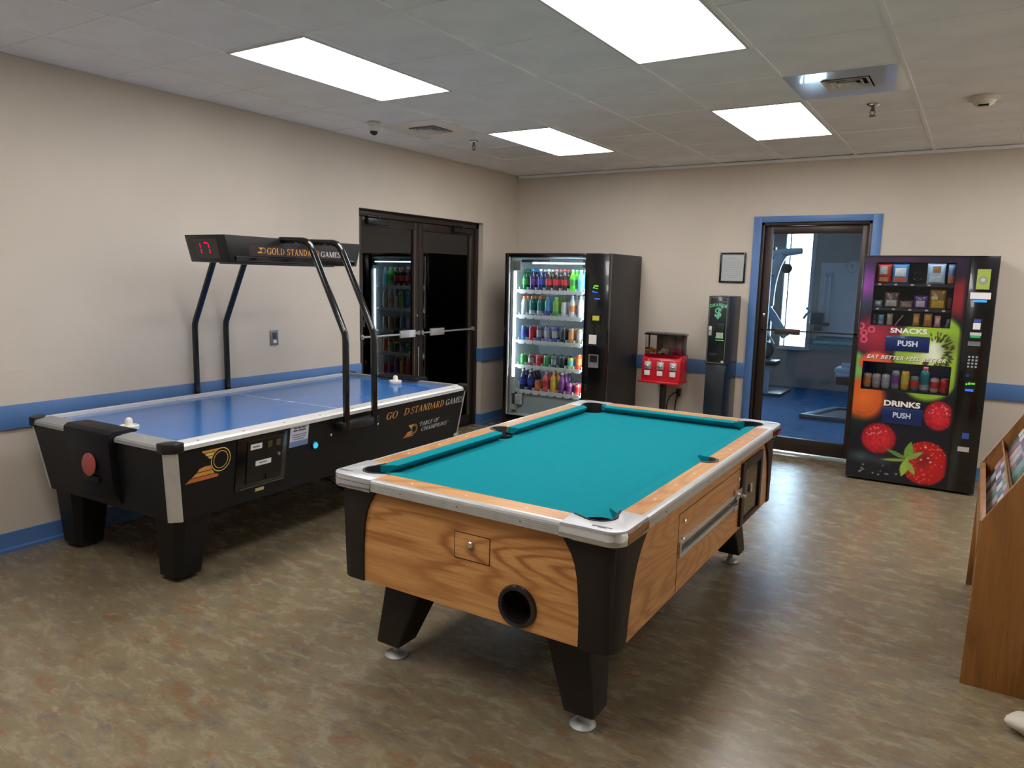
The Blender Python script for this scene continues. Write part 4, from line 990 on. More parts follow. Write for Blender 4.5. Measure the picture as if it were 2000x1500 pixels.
    for z, marks in ((1.655, 4), (1.455, 5), (1.313, 0)):
        sh = obj('shelf', MB().box(.09, .05, z-.008, .654, .38, z).box(.09, .046, z-.022, .654, .052, z), m_sh, t, smooth=False)
        for k in range(marks): obj('price_tag', B(.115+k*.118, .0435, z-.016, .137+k*.118, .046, z-.004), m_paper, sh, smooth=False)
    for x in (.392, ): obj('spiral', MB().tube([(x+.035*math.cos(a), .09+.022*a/6.28, 1.715+.035*math.sin(a)) for a in np.arange(0, 6*PI, .4)], .003, 5), m_blackgl, t)
    sh = obj('shelf', MB().box(.06, .05, .770, .692, .38, .780).box(.06, .046, .772, .692, .052, .786), m_sh, t, smooth=False)
    m_push = M('navy_push_flap', (16, 40, 92), .3, var=.03, coat=.3)
    for z0_, z1_, xa, xb, tx0, tw, tz0 in ((1.111, 1.236, .213, .527, .302, .142, 1.152), (.512, .645, .235, .531, .318, .128, .563)):
        p_ = obj('push_flap', B(xa, -.006, z0_, xb, .002, z1_), m_push, t, bevel=.003)
        put('lettering', text2d('PUSH', .025), M('pale_lettering', (206, 216, 228), .4, var=.01), p_, (tx0, -.006, tz0), (1, 0, 0), (0, 0, 1), tw, .046)
    m_lt = M('cream_lettering', (240, 232, 226), .4, var=.01)
    put('lettering', text2d('SNACKS', .03), m_lt, fr, (.240, -.0004, 1.256), (1, 0, 0), (0, 0, 1), .262, .042)
    put('lettering', text2d('DRINKS', .04), m_lt, fr, (.244, -.0004, .655), (1, 0, 0), (0, 0, 1), .264, .048)
    m_sd = M('lettering_drop_tone', (40, 40, 44), .5, var=.01)
    eb = text2d('EAT BETTER\u00b7FEEL BETTER', .02, .25, 1.12)
    put('lettering_outline', eb, m_sd, fr, (.089, -.0002, 1.034), (1, 0, 0), (0, 0, 1), .566, .033); put('lettering', eb, m_lt, fr, (.086, -.0006, 1.038), (1, 0, 0), (0, 0, 1), .566, .031)
    # selector column
    cp = obj('selector_panel', B(x1-.002, -.009, .03, w-.002, -.003, 1.87), m_blackgl, t, bevel=.002)
    y = -.009
    def pl(n, xa, xb, za, zb_, mat, p=cp, dy=.003): return obj(n, B(xa, y-dy, za, xb, y+.001, zb_), mat, p, smooth=False)
    sc = pl('lit_sign', .797, .884, 1.622, 1.775, emat('lime_backlight', (186, 200, 98), .72), dy=.004)
    def dsk(nm, cx, cz, rx, rz, mat, lift): 
        vs = [(rx*math.cos(2*PI*k/24), rz*math.sin(2*PI*k/24)) for k in range(24)]; put(nm, (vs, [tuple(range(24))]), mat, sc, (cx-rx, y-.004-lift, cz-rz), (1, 0, 0), (0, 0, 1), 2*rx, 2*rz, 0)
    dsk('sign_graphic', .838, 1.690, .032, .032, emat('sage_print', (170, 184, 132), .66), .0006); dsk('sign_graphic', .838, 1.688, .026, .020, emat('rose_print', (196, 168, 148), .70), .0012); dsk('sign_graphic', .838, 1.694, .015, .015, emat('mist_print', (200, 214, 216), .74), .0018)
    pl('white_label', .766, .900, 1.548, 1.598, m_paper); pl('blue_light_bar', .792, .878, 1.524, 1.543, emat('sky_blue_light', (84, 176, 250), 1.0))
    cr = pl('card_reader', .795, .868, 1.30, 1.40, m_blackpl, dy=.012)
    obj('reader_face', B(.806, y-.0145, 1.316, .855, y-.011, 1.366), m_paper, cr, smooth=False); obj('reader_badge', B(.808, y-.0145, 1.371, .855, y-.011, 1.394), M('blue_badge', (58, 84, 160), .4), cr, smooth=False)
    bv = pl('bill_validator', .788, .872, 1.236, 1.296, m_blackpl, dy=.016)
    obj('bill_mouth', B(.792, y-.0185, 1.268, .866, y-.015, 1.292), m_silv, bv, smooth=False); obj('bill_glow', B(.796, y-.0180, 1.252, .862, y-.015, 1.265), emat('green_glow', (60, 200, 110), .8), bv, smooth=False)
    pl('metal_plate', .785, .868, 1.188, 1.224, M('grey_moulding', (120, 120, 122)))
    kp = pl('keypad', .785, .872, 1.010, 1.120, m_blackpl)
    for r_ in range(4):
        for c_ in range(3): obj('key', B(.797+c_*.025, y-.006, 1.018+r_*.0255, .811+c_*.025, y-.002, 1.032+r_*.0255), m_alu2, kp, bevel=.001)
    ds = pl('coin_display', .792, .868, .825, .915, m_dark)
    for xa, xb, za, zb_ in ((.800, .812, .880, .894), (.816, .832, .884, .902), (.836, .862, .888, .900)): obj('display_mark', B(xa, y-.005, za, xb, y-.003, zb_), emat('green_digits', (120, 225, 60), 1.0), ds, smooth=False)
    obj('blue_glow_bar', B(.802, y-.005, .832, .856, y-.003, .850), emat('blue_glow', (70, 120, 240), 1.0), ds, smooth=False)
    pl('button', .796, .816, .945, .965, M('deep_blue_button', (30, 60, 130), .3)); pl('blue_sticker', .815, .862, .455, .500, M('blue_badge', (58, 84, 160)))
    pl('coin_return', .795, .872, .352, .388, m_alu, dy=.010)
snack_machine()
# contents of the snack machine
def bag(name, label, cat, x, y, z, w, h, cols, tilt=0, dep=.04, group='snacks in the fruit printed machine'):
    t = thing(name, label, cat, to_snack(x, y, z), SNT, group)
    nx_, nz_ = 8, 10; fr, bk = [], []
    rr = random.Random(int(x*1000+z*7000))
    ph = [rr.uniform(0, 6) for _ in range(4)]
    for j in range(nz_+1):
        for i in range(nx_+1):
            u, v = i/nx_, j/nz_; e = max(0, math.sin(PI*u))**.6*max(0, math.sin(PI*v))**.5
            cr = .12*math.sin(9*u+ph[0])*math.sin(7*v+ph[1])
            hx = w*(u-.5)*(1-.05*math.sin(PI*v)); zz = h*v
            fr.append((hx+tilt*zz, -dep/2*e*(1+cr)-.0008, zz)); bk.append((hx+tilt*zz, dep/2*e*(1-cr)+.0008, zz))
    n = nx_+1; fs = []
    for j in range(nz_):
        for i in range(nx_): a = j*n+i; fs.append((a, a+1, a+n+1, a+n))
    b0 = len(fr)
    fs2 = [tuple(reversed([q+b0 for q in f])) for f in fs]; rim = [i for i in range(n)]+[j*n+nx_ for j in range(1, nz_+1)]+[nz_*n+i for i in range(nx_-1, -1, -1)]+[j*n for j in range(nz_-1, 0, -1)]
    fs3 = [(rim[k], rim[(k+1) % len(rim)], rim[(k+1) % len(rim)]+b0, rim[k]+b0) for k in range(len(rim))]
    o = obj('wrapper', MB().add(fr+bk, fs+fs2+fs3), M('foil_%d_%d_%d' % cols[0], cols[0], .28, var=.05, vs=14, coat=.3), t, ang=80)
    for k, (u0, u1, v0, v1, c) in enumerate(cols[1:]):
        P, F = [], []
        for j in range(5):
            for i in range(5):
                u, v = u0+(u1-u0)*i/4, v0+(v1-v0)*j/4; e = max(0, math.sin(PI*u))**.6*max(0, math.sin(PI*v))**.5; cr = .12*math.sin(9*u+ph[0])*math.sin(7*v+ph[1])
                zz = h*v; P.append((w*(u-.5)*(1-.05*math.sin(PI*v))+tilt*zz, -dep/2*e*(1+cr)-.0016-.0008*k, zz))
        for j in range(4):
            for i in range(4): a = j*5+i; F.append((a, a+1, a+6, a+5))
        obj('printed_patch', MB().add(P, F), M('foil_%d_%d_%d' % c, c, .3, var=.14, vs=40), t)
R1, R2, R3 = 1.656, 1.456, 1.3135
bag('snack_bag', 'red chip bag with grey and white print, first on the top snack shelf', 'snack bag', .148, .085, R1, .112, .155, [(176, 48, 40), (.18, .72, .45, .85, (176, 172, 176)), (.2, .8, .08, .30, (226, 150, 110))])
bag('snack_bag', 'blue, white and pink bag, second on the top snack shelf', 'snack bag', .268, .085, R1, .118, .155, [(66, 128, 184), (.15, .85, .35, .80, (222, 226, 228)), (.1, .9, .06, .30, (222, 110, 100))])
bag('snack_bag', 'large white and blue bag with brown picture on the top snack shelf', 'snack bag', .520, .085, R1, .128, .160, [(170, 196, 224), (.3, .75, .55, .88, (150, 104, 74)), (.15, .8, .1, .4, (214, 222, 230))])
bag('snack_bag', 'narrow pale blue and orange bag at right end of the top snack shelf', 'snack bag', .626, .085, R1, .050, .155, [(126, 150, 196), (.1, .9, .05, .42, (226, 126, 86))])
bag('snack_bag', 'low silver blue pouch at left end of the middle snack shelf', 'snack bag', .122, .085, R2, .068, .060, [(124, 152, 168), (.2, .8, .4, .8, (186, 204, 212))])
bag('snack_bag', 'brown and white bag, second on the middle snack shelf', 'snack bag', .220, .085, R2, .105, .125, [(112, 84, 76), (.12, .88, .12, .50, (196, 192, 192)), (.3, .8, .6, .9, (84, 70, 72))])
bag('snack_bag', 'flat brown cookie packet in the middle of the middle snack shelf', 'snack bag', .328, .085, R2, .098, .060, [(128, 98, 92), (.2, .9, .2, .6, (170, 142, 132))])
bag('snack_bag', 'purple bag with white print on the middle snack shelf', 'snack bag', .432, .085, R2, .100, .105, [(94, 58, 140), (.15, .8, .15, .6, (218, 196, 216)), (.3, .7, .7, .9, (120, 92, 84))])
bag('snack_bag', 'gold yellow chip bag on the middle snack shelf', 'snack bag', .548, .085, R2, .115, .155, [(150, 106, 42), (.15, .9, .08, .46, (214, 172, 60)), (.1, .5, .5, .66, (206, 198, 170))])
bag('snack_bag', 'narrow dark red packet at right end of the middle snack shelf', 'snack bag', .632, .085, R2, .030, .095, [(130, 58, 54)])
bag('candy_bar', 'dark teal candy packet at left end of the lowest snack shelf', 'candy', .108, .085, R3, .026, .09, [(52, 74, 84), (.2, .8, .1, .4, (130, 150, 156))], dep=.018)
bag('candy_bar', 'teal and lilac candy packet, second on the lowest snack shelf', 'candy', .155, .085, R3, .048, .085, [(110, 116, 160), (.2, .85, .5, .9, (60, 150, 164)), (.2, .8, .1, .4, (176, 182, 206))], dep=.018)
bag('candy_bar', 'beige candy packet, third on the lowest snack shelf', 'candy', .220, .085, R3, .044, .095, [(176, 158, 136), (.2, .8, .05, .25, (206, 164, 150))], dep=.018)
bag('candy_bar', 'thin slanting pink candy bar on the lowest snack shelf', 'candy', .262, .085, R3, .014, .085, [(184, 140, 160)], tilt=.62, dep=.012)
bag('candy_bar', 'yellow orange candy packet, left of two on the lowest snack shelf', 'candy', .412, .085, R3, .048, .105, [(196, 138, 62), (.2, .8, .3, .7, (226, 178, 96))], dep=.018)
bag('candy_bar', 'tan orange candy packet, right of two on the lowest snack shelf', 'candy', .494, .085, R3, .058, .108, [(190, 122, 70), (.2, .8, .5, .9, (214, 156, 92))], dep=.018)
bag('candy_bar', 'pink candy packet near right end of the lowest snack shelf', 'candy', .562, .085, R3, .044, .092, [(204, 142, 142), (.2, .8, .3, .8, (232, 190, 186))], dep=.018)
bag('candy_bar', 'grey foil packet at right end of the lowest snack shelf', 'candy', .630, .085, R3, .034, .07, [(110, 118, 136)], tilt=.2, dep=.018)
CN = [('can', (182, 154, 120), LD, lab_o, 'tan soda can, first'), ('can', (188, 158, 148), LD, lab_s, 'pinkish silver soda can, second'), ('can', (176, 172, 172), LD, lab_s, 'plain silver soda can, third'), ('tall', (140, 136, 156), LD, lab_p, 'tall silver and purple can, fourth'),
      ('tall', (226, 166, 44), (214, 150, 40), lab_y, 'tall golden yellow can, fifth'), ('can', (96, 116, 104), LD, lab_r, 'green and pink soda can, sixth'), ('sport', (30, 116, 124), (214, 72, 68), lab_s, 'teal bottle with red cap, seventh'), ('can', (196, 168, 166), LD, lab_r, 'silver and red soda can, eighth'), ('can', (206, 54, 58), LD, lab_r, 'bright red soda can, ninth')]
for k, (kind, c0, c1, c2, nm) in enumerate(CN):
    drink(kind, (c0, c1, c2), nm+' from left in the DRINKS window', to_snack(.094+k*.0705, .085, .787), .4*k, 'drinks in the DRINKS window', 'bottle' if kind == 'sport' else 'can')
# ------------------------------------------------------------------ candy dispenser
def candy_machine():
    t = thing('candy_dispenser', 'red three slot candy dispenser with clear top on a black post', 'candy dispenser', (1.985, -.33, 0))
    m_red = M('red_enamel', (196, 26, 44), .32, var=.03, coat=.3)
    w = .20; y0, y1 = -.095, .125
    z0, z1, zf, zt = .640, .905, .855, 1.098
    obj('body', MB().prism([(y0, z0), (y1, z0), (y1, z1), (y0+.06, z1), (y0+.012, zf)], 'x', -w, w), m_red, t, bevel=.006)
    obj('front_tray', MB().prism([(y0-.055, z0-.012), (y1, z0-.012), (y1, z0), (y0-.02, z0), (y0-.05, z0+.012), (y0-.06, z0+.006)], 'x', -w-.008, w+.008), m_red, t, bevel=.003)
    def rr(x, ya, yb, r, z):
        P = []
        for cx, cy, a0 in ((x-r, yb-r, 0), (-x+r, yb-r, 90), (-x+r, ya+r, 180), (x-r, ya+r, 270)):
            for k in range(5): a = math.radians(a0+90*k/4); P.append((cx+r*math.cos(a), cy+r*math.sin(a), z))
        return P
    gt = glass('smoky_clear_plastic', (.88, .86, .84), 1.35)
    obj('clear_canister', MB().loft([rr(w-.004, y0+.030, y1-.004, .05, z1-.045), rr(w-.002, y0+.028, y1-.002, .05, zt)], cap=False), gt, t)
    for x in (-.066, .066): obj('divider', B(x-.0015, y0+.04, z1, x+.0015, y1-.01, zt-.004), M('brown_divider', (158, 138, 124), .4), t, smooth=False)
    obj('back_liner', B(-.10, y1-.012, z1, w-.02, y1-.008, zt-.004), M('brown_divider', (158, 138, 124), .4), t, smooth=False)
    obj('lid', MB().loft([rr(w+.008, y0+.018, y1+.008, .055, zt), rr(w+.010, y0+.016, y1+.010, .055, zt+.012), rr(w-.01, y0+.04, y1-.01, .05, zt+.026)]), m_blackgl, t)
    obj('lid_lock', MB().lathe([(.010, zt+.02), (.010, zt+.036), (.002, zt+.037)], 12, (.0, .02, 0)), m_chrome, t)
    for x in (-.132, 0, .132):
        k = obj('coin_mechanism', MB().box(x-.034, y0-.012, .762, x+.034, y0+.03, .838).lathe([(.030, 0), (.030, .012), (.024, .016), (.002, .017)], 18, (x, y0-.010, .798), '-y'), m_alu2, t, bevel=.002)
        obj('turn_handle', MB().box(x-.024, y0-.046, .793, x+.024, y0-.026, .804), m_chrome, k, bevel=.003)
        obj('price_dot', MB().lathe([(.010, 0), (.009, .003), (.001, .0035)], 10, (x+.004, y0+.004, .850), '-y'), M('salmon_sticker', (232, 120, 104), .5), k)
        obj('chute_flap', B(x-.030, y0-.014, .700, x+.026, y0+.002, .748), m_paper, k, bevel=.002)
    obj('post', B(-.026, -.01, .03, .026, .042, z0-.01), m_blackpl, t, bevel=.003)
    obj('base_plate', MB().lathe([(.19, 0), (.19, .014), (.06, .032), (.03, .034)], 30, (0, .016, 0)), m_blackpl, t)
    # sweets in the three compartments
    for (xa, xb, hgt, cols, lb) in ((-.185, -.072, .050, ((228, 150, 60), (214, 70, 50), (226, 190, 90)), 'orange and yellow candies in the left compartment of the red dispenser'), (-.060, .060, .042, ((224, 214, 180), (206, 176, 70), (214, 214, 214)), 'pale mixed candies in the middle compartment of the red dispenser'), (.072, .185, .045, ((190, 30, 96), (170, 24, 84), (206, 44, 110)), 'magenta candies in the right compartment of the red dispenser')):
        rr_ = random.Random(int(xa*1000)); me_parts = [MB(), MB(), MB()]
        for q in range(70): 
            px_, py_ = rr_.uniform(xa+.008, xb-.008), rr_.uniform(y0+.045, y1-.02)
            me_parts[q % 3].sphere((px_, py_, z1+.009+rr_.uniform(0, hgt)), .0085, 7, 5, .8)
        root = obj('candy', me_parts[0], M('candy_%d_%d_%d' % cols[0], cols[0], .3), None); root.location = t.location
        tag(root, lb, 'candy', None, 'stuff')
        for q in (1, 2): o = obj('candy', me_parts[q], M('candy_%d_%d_%d' % cols[q], cols[q], .3), root); o['kind'] = 'stuff'
candy_machine()

# ------------------------------------------------------------------ change machine
def change_machine():
    t = thing('change_machine', 'tall narrow dark change machine with green dollar sign by the glass door', 'change machine', (2.425, -.40, 0), -.015)
    w, d = .190, .375
    m_c = M('dark_teal_enamel', (24, 34, 42), .3, var=.05, coat=.3); m_s = M('slate_side', (52, 52, 60), .35, var=.04)
    obj('pedestal', B(.002, .004, .0, w-.002, d, .852), m_c, t, bevel=.004)
    obj('cabinet', B(0, 0, .852, w, d, 1.502), m_s, t, bevel=.003)
    f = obj('front_panel', B(.003, -.006, .862, w-.003, .001, 1.497), M('dark_green_panel', (16, 26, 30), .28, var=.04, coat=.4), t, bevel=.002)
    ml = M('pale_green_line', (128, 150, 136), .4)
    for q in ((.010, .870, .180, .873), (.010, 1.483, .180, 1.486), (.010, .870, .013, 1.486), (.177, .870, .180, 1.486)): obj('border_line', B(q[0], -.0075, q[1], q[2], -.005, q[3]), ml, f, smooth=False)
    mg = M('mint_green_print', (110, 190, 150), .45, var=.06, vs=60)
    put('lettering', text2d('$', .04), mg, f, (.064, -.006, 1.288), (1, 0, 0), (0, 0, 1), .064, .108)
    R_ = .20; cz = 1.206
    for k, c in enumerate('CHANGE'):
        a = math.radians(19.5-7.8*k); vf = text2d(c, .06)
        rt = Vector((math.cos(a), 0, math.sin(a))); up = Vector((math.sin(a), 0, math.cos(a))); c0 = Vector((.095-R_*math.sin(a), -.006, cz+R_*math.cos(a)))
        put('lettering', vf, mg, f, c0-rt*.0115, rt, Vector((-math.sin(a), 0, math.cos(a))), .023, .031)
    for q in ((.120, 1.446, .138, 1.450), (.142, 1.448, .170, 1.454)): obj('maker_line', B(q[0], -.0075, q[1], q[2], -.005, q[3]), m_inkg, f, smooth=False)
    obj('lock_plate', B(.018, -.014, 1.130, .046, -.004, 1.218), m_alu, f, bevel=.003)
    obj('lock', MB().lathe([(.008, 0), (.007, .004), (.001, .0045)], 12, (.032, -.014, 1.176), '-y'), m_inkg, f)
    bv = obj('bill_slot', B(.085, -.024, 1.098, .168, -.004, 1.250), m_blackpl, f, bevel=.004)
    obj('bill_picture', MB().loft([[(.092, -.030, 1.108), (.164, -.030, 1.108), (.164, -.022, 1.108), (.092, -.022, 1.108)], [(.096, -.026, 1.162), (.160, -.026, 1.162), (.160, -.022, 1.162), (.096, -.022, 1.162)]]), M('bill_green', (150, 178, 142), .5, var=.12, vs=60), bv, smooth=False)
    obj('green_strip', B(.090, -.026, 1.086, .168, -.005, 1.094), mg, f, smooth=False)
    obj('coin_cup', MB().box(.030, -.016, .905, .110, -.004, .965), m_blackpl, f, bevel=.004)
    obj('maker_tag', B(.150, -.008, .876, .172, -.005, .896), m_silv, f, smooth=False)
change_machine()

# ------------------------------------------------------------------ wall items
t = thing('framed_notice', 'black framed printed notice on the back wall beside the glass door', 'notice', (2.514, -.001, 1.776))
fx, fz, fw = .126, .146, .018
fr = MB()
for q in ((-fx, -fz, -fx+fw, fz), (fx-fw, -fz, fx, fz), (-fx+fw, -fz, fx-fw, -fz+fw), (-fx+fw, fz-fw, fx-fw, fz)): fr.box(q[0], -.018, q[1], q[2], 0, q[3])
obj('frame', fr, m_blackgl, t, bevel=.003)
pg = obj('page', B(-fx+fw, -.008, -fz+fw, fx-fw, -.002, fz-fw), m_paper, t, smooth=False)
for k, (a, b) in enumerate(((-.05, .05), (-.085, .07), (-.085, .085), (-.085, .06), (-.085, .08), (-.085, .085), (-.085, .04), (-.085, .08), (-.085, .075), (-.085, .082), (-.03, .04))):
    obj('print_line', B(a, -.0088, .090-k*.0185, b, -.0075, .0922-k*.0185), M('faint_grey_ink', (172, 170, 170), .6), pg, smooth=False)
obj('glass_pane', B(-fx+fw, -.0125, -fz+fw, fx-fw, -.011, fz-fw), g_clear, t, smooth=False)
t = thing('wall_jack', 'small grey metal wall plate with jack above the air hockey table', 'wall plate', (.0045, -3.494, 1.130))
obj('plate', B(0, -.036, -.058, .006, .036, .058), M('grey_metal_plate', (132, 128, 130), .4, .4), t, bevel=.002)
obj('jack', B(.004, -.018, -.008, .012, .018, .040), M('slate_jack', (72, 74, 86), .4), t, bevel=.002); obj('jack', B(.004, -.014, -.042, .010, .016, -.018), m_paper, t, bevel=.002)
t = thing('wall_outlet', 'power outlet on the back wall with a black plug, right of candy dispenser', 'outlet', (2.045, -.0005, .480))
obj('plate', B(-.036, -.006, -.058, .036, 0, .058), M('beige_plastic', (188, 174, 156), .45), t, bevel=.002)
for z in (-.026, .024): obj('socket', MB().lathe([(.016, 0), (.016, .003), (.001, .0032)], 14, (0, -.006, z), '-y'), M('beige_plastic', (188, 174, 156)), t)
t = thing('power_cord', 'black power cords hanging from the outlet beside the candy dispenser', 'cord', (2.045, -.010, .0))
obj('plug', MB().box(-.020, -.045, .488, .022, .002, .530).box(-.016, -.035, .455, .018, .0, .488), m_blackpl, t, bevel=.006)
obj('cable', MB().tube([(-.005, -.045, .50), (-.035, -.055, .49), (-.085, -.06, .44), (-.105, -.06, .36), (-.108, -.06, .2), (-.10, -.06, .02), (-.06, -.07, .006), (.0, -.09, .006)], .0055, 8), m_rubber, t)
obj('cable', MB().tube([(.0, -.035, .458), (-.012, -.045, .43), (-.022, -.045, .34), (-.024, -.045, .15), (-.02, -.05, .02), (.02, -.08, .006), (.10, -.10, .006)], .0055, 8), m_rubber, t)
t = tag(obj('floor_cord', MB().tube([(.30, -3.25, .005), (.8, -3.45, .005), (1.25, -3.30, .005), (1.6, -3.42, .005), (1.95, -3.30, .005)], .005, 6), m_rubber), 'thin black cord on the dark floor under the air hockey table', 'cord')

# ------------------------------------------------------------------ brochure rack at the right
def rack():
    t = thing('brochure_rack', 'oak floor rack with sloping tiers of brochures at the right edge', 'rack', (0, 0, 0))
    ya, yb = -3.87, -2.63; xf = 4.680
    P = [(xf, 0), (xf+.010, .700), (xf+.022, .722), (xf+.125, .905), (xf+.36, 1.32), (xf+.46, 1.32), (xf+.46, 0)]
    obj('side_panel', MB().prism(P, 'y', ya, ya+.020), m_rack, t, bevel=.002)
    obj('side_panel', MB().prism(P, 'y', yb-.020, yb), m_rack, t, bevel=.002)
    obj('front_board', B(xf+.028, ya+.02, .02, xf+.046, yb-.02, .585), m_rack, t, bevel=.002)
    obj('front_lip', B(xf+.004, ya+.02, .545, xf+.028, yb-.02, .700), m_rack, t, bevel=.003)
    ux, uz = .235, .415; L = math.hypot(ux, uz); ux /= L; uz /= L
    sl = MB().prism([(xf+.060, .60), (xf+.075, .592), (xf+.40, 1.29), (xf+.385, 1.30)], 'y', ya+.02, yb-.02)
    obj('sloping_back', sl, m_rack, t, smooth=False)
    for k in range(3):
        x, z = xf+.060+.0845*(k+1), .60+.182*(k+1)
        obj('tier_ledge', MB().prism([(x-.045, z-.01), (x+.0, z-.01), (x+.0, z), (x-.036, z), (x-.052, z+.05), (x-.058, z+.048)], 'y', ya+.02, yb-.02), m_rack, t, smooth=False)
rack()
def brochure(label, y, base, c, h=.215, w=.10, lean=0):
    xf = 4.680
    x0, z0 = base
    t = thing('brochure', label, 'brochure', (x0, y, z0), 0, 'brochures in the oak rack')
    ux, uz = .43, .90
    def pt(s, d, yy): return (s*ux-d*uz, yy, s*uz+d*ux)
    def slab(s0, s1, d0, d1, a, b): return MB().loft([[pt(s0, d0, a), pt(s0, d0, b), pt(s0, d1, b), pt(s0, d1, a)], [pt(s1, d0, a), pt(s1, d0, b), pt(s1, d1, b), pt(s1, d1, a)]])
    obj('leaflet_stack', slab(0, h, 0, .012, -w/2, w/2), m_paper, t, smooth=False)
    obj('cover', slab(0, h, .012, .0135, -w/2, w/2), M('cover_%d_%d_%d' % c[0], c[0], .3, var=.08, vs=20, coat=.3), t, smooth=False)
    for k, cc in enumerate(c[1:]): obj('cover_band', slab(h*(.55-.3*k), h*(.80-.3*k), .0135, .0142, -w/2, w/2), M('cover_%d_%d_%d' % cc, cc, .3, var=.08, vs=20), t, smooth=False)
cols = [[(150, 140, 146), (206, 150, 150), (40, 40, 52)], [(206, 204, 210), (120, 80, 120)], [(40, 98, 92), (220, 220, 216)], [(196, 176, 190), (60, 60, 80)], [(120, 170, 160), (226, 220, 210)], [(212, 196, 196), (90, 120, 150)], [(170, 90, 96), (220, 216, 210)], [(70, 90, 140), (200, 200, 206)], [(60, 120, 96), (230, 226, 214)]]
nm = ['grey brochure with pink and black bands', 'white brochure with purple band', 'dark green brochure with white band', 'lilac brochure with dark band', 'mint green brochure with pale band', 'pinkish white brochure with blue band', 'red brochure with pale band', 'blue brochure with pale band', 'leaf green brochure with cream band']
for k in range(9):
    brochure(nm[k]+', in the lowest tier of the oak rack', -2.74-.125*k, (4.724, .606), cols[k], .165)
for k in range(9):
    brochure(nm[(k*4+2) % 9]+', in the second tier of the oak rack', -2.74-.125*k, (4.808, .788), cols[(k*4+2) % 9], .165)
# white crumpled thing on the floor at the right edge
bm = bmesh.new(); bmesh.ops.create_icosphere(bm, subdivisions=4, radius=1)
from mathutils import noise as mn
for v in bm.verts:
    p = v.co.copy(); q = 1+.22*mn.noise(p*1.4+Vector((3, 1, 2)))+.10*abs(mn.noise(p*3.2))
    v.co = Vector((p.x*.085*q-.02*max(0, -p.x-.4), p.y*.07*q, max(-.030, p.z*.046*q*(1.25 if p.x > -.3 else .8))))
me = bpy.data.meshes.new('crumpled_paper'); bm.to_mesh(me); bm.free(); me.shade_smooth(); me.materials.append(M('off_white_tissue', (214, 204, 190), .8, var=.03))
o = bpy.data.objects.new('crumpled_paper', me); COL.objects.link(o); o.location = (4.935, -4.135, .0302)
tag(o, 'crumpled off-white paper lying on the floor at the right edge', 'paper')

# ------------------------------------------------------------------ exercise room behind the glass door
GY = 4.95
m_gw = M('gym_wall_paint', (178, 170, 160), .7, var=.02)
m_carpet = M('blue_carpet', (40, 86, 132), .95, var=.16, vs=26, spec=.1, bump=.4)
struct('floor_gym', B(-1.5, .16, -.06, 6.5, GY+.1, -.002), m_carpet, smooth=False)
WX0, WX1, WZ0, WZ1 = 1.90, 2.365, .62, 2.60
GW = [(-1.1, 1.1, .8, 2.5), (WX0, WX1, WZ0, WZ1), (4.0, 6.1, .8, 2.5)]
gb = MB(); xx = -1.5
for (a, b, c, d) in GW:
    gb.box(xx, GY, -.05, a, GY+.15, 2.9).box(a, GY, -.05, b, GY+.15, c).box(a, GY, d, b, GY+.15, 2.9); xx = b
gb.box(xx, GY, -.05, 6.5, GY+.15, 2.9)
struct('wall_gym_back', gb, m_gw, smooth=False)
for n_, (a, b, c, d) in (('added_window_left', GW[0]), ('added_window_right', GW[2])):  # windows added out of view to let in more daylight
    wq = struct(n_, MB().box(a, GY, c, a+.05, GY+.06, d).box(b-.05, GY, c, b, GY+.06, d).box(a+.05, GY, c, b-.05, GY+.06, c+.05).box(a+.05, GY, d-.05, b-.05, GY+.06, d).box((a+b)/2-.03, GY, c+.05, (a+b)/2+.03, GY+.06, d-.05), m_white)
    obj('glass_pane', B(a+.05, GY+.02, c+.05, b-.05, GY+.026, d-.05), g_clear, wq, smooth=False)
struct('wall_gym_left', B(-1.65, .16, -.05, -1.5, GY, 2.9), m_gw, smooth=False)
struct('wall_gym_right', B(6.5, .16, -.05, 6.65, GY, 2.9), m_gw, smooth=False)
struct('ceiling_gym', B(-1.65, .16, 2.7, 6.65, GY+.15, 2.85), m_tile, smooth=False)
wd = struct('window_1', MB().box(WX0, GY-.02, WZ0, WX0+.02, GY+.06, WZ1).box(WX1-.06, GY-.02, WZ0, WX1, GY+.06, WZ1).box(WX0+.02, GY-.02, WZ0, WX1-.06, GY+.06, WZ0+.03).box(WX0+.02, GY-.02, WZ1-.03, WX1-.06, GY+.06, WZ1), m_white, bevel=.004)
obj('mullion', B(WX0+.075, GY-.012, WZ0+.03, WX0+.092, GY+.05, WZ1-.03), m_bronze, wd)
obj('glass_pane', B(WX0+.02, GY+.02, WZ0+.03, WX1-.06, GY+.026, WZ1-.03), g_clear, wd, smooth=False)
obj('sill', B(WX0-.02, GY-.05, WZ0-.03, WX1+.02, GY, WZ0), m_white, wd, bevel=.003)
t = thing('wall_board', 'large pale grey board on the far wall of the exercise room', 'board', (2.46, GY-.02, .84))
obj('panel', B(0, 0, 0, 1.5, .018, 1.12), M('pale_grey_board', (222, 222, 222), .4, var=.02), t, smooth=False)
obj('ledge', B(-.02, -.06, -.12, 1.52, .018, -.08), m_white, t, bevel=.003)
t = thing('wall_clock', 'round pale clock on the exercise room wall near the door edge', 'clock', (2.905, GY-.022, 1.905))
obj('rim', MB().lathe([(.088, 0), (.092, .02), (.085, .028), (.080, .02)], 30, axis='-y', cap=False), M('pale_blue_plastic', (170, 196, 206), .3), t)
fc = obj('face', MB().lathe([(.082, .008), (.001, .0085)], 30, axis='-y', cap=False), m_paper, t)
obj('hand', B(-.003, -.014, -.004, .003, -.011, .050), m_blackpl, fc); obj('hand', B(-.036, -.014, -.003, .004, -.011, .003), m_blackpl, fc)
m_gf = M('pale_machine_frame', (206, 214, 220), .35, .1, var=.03)
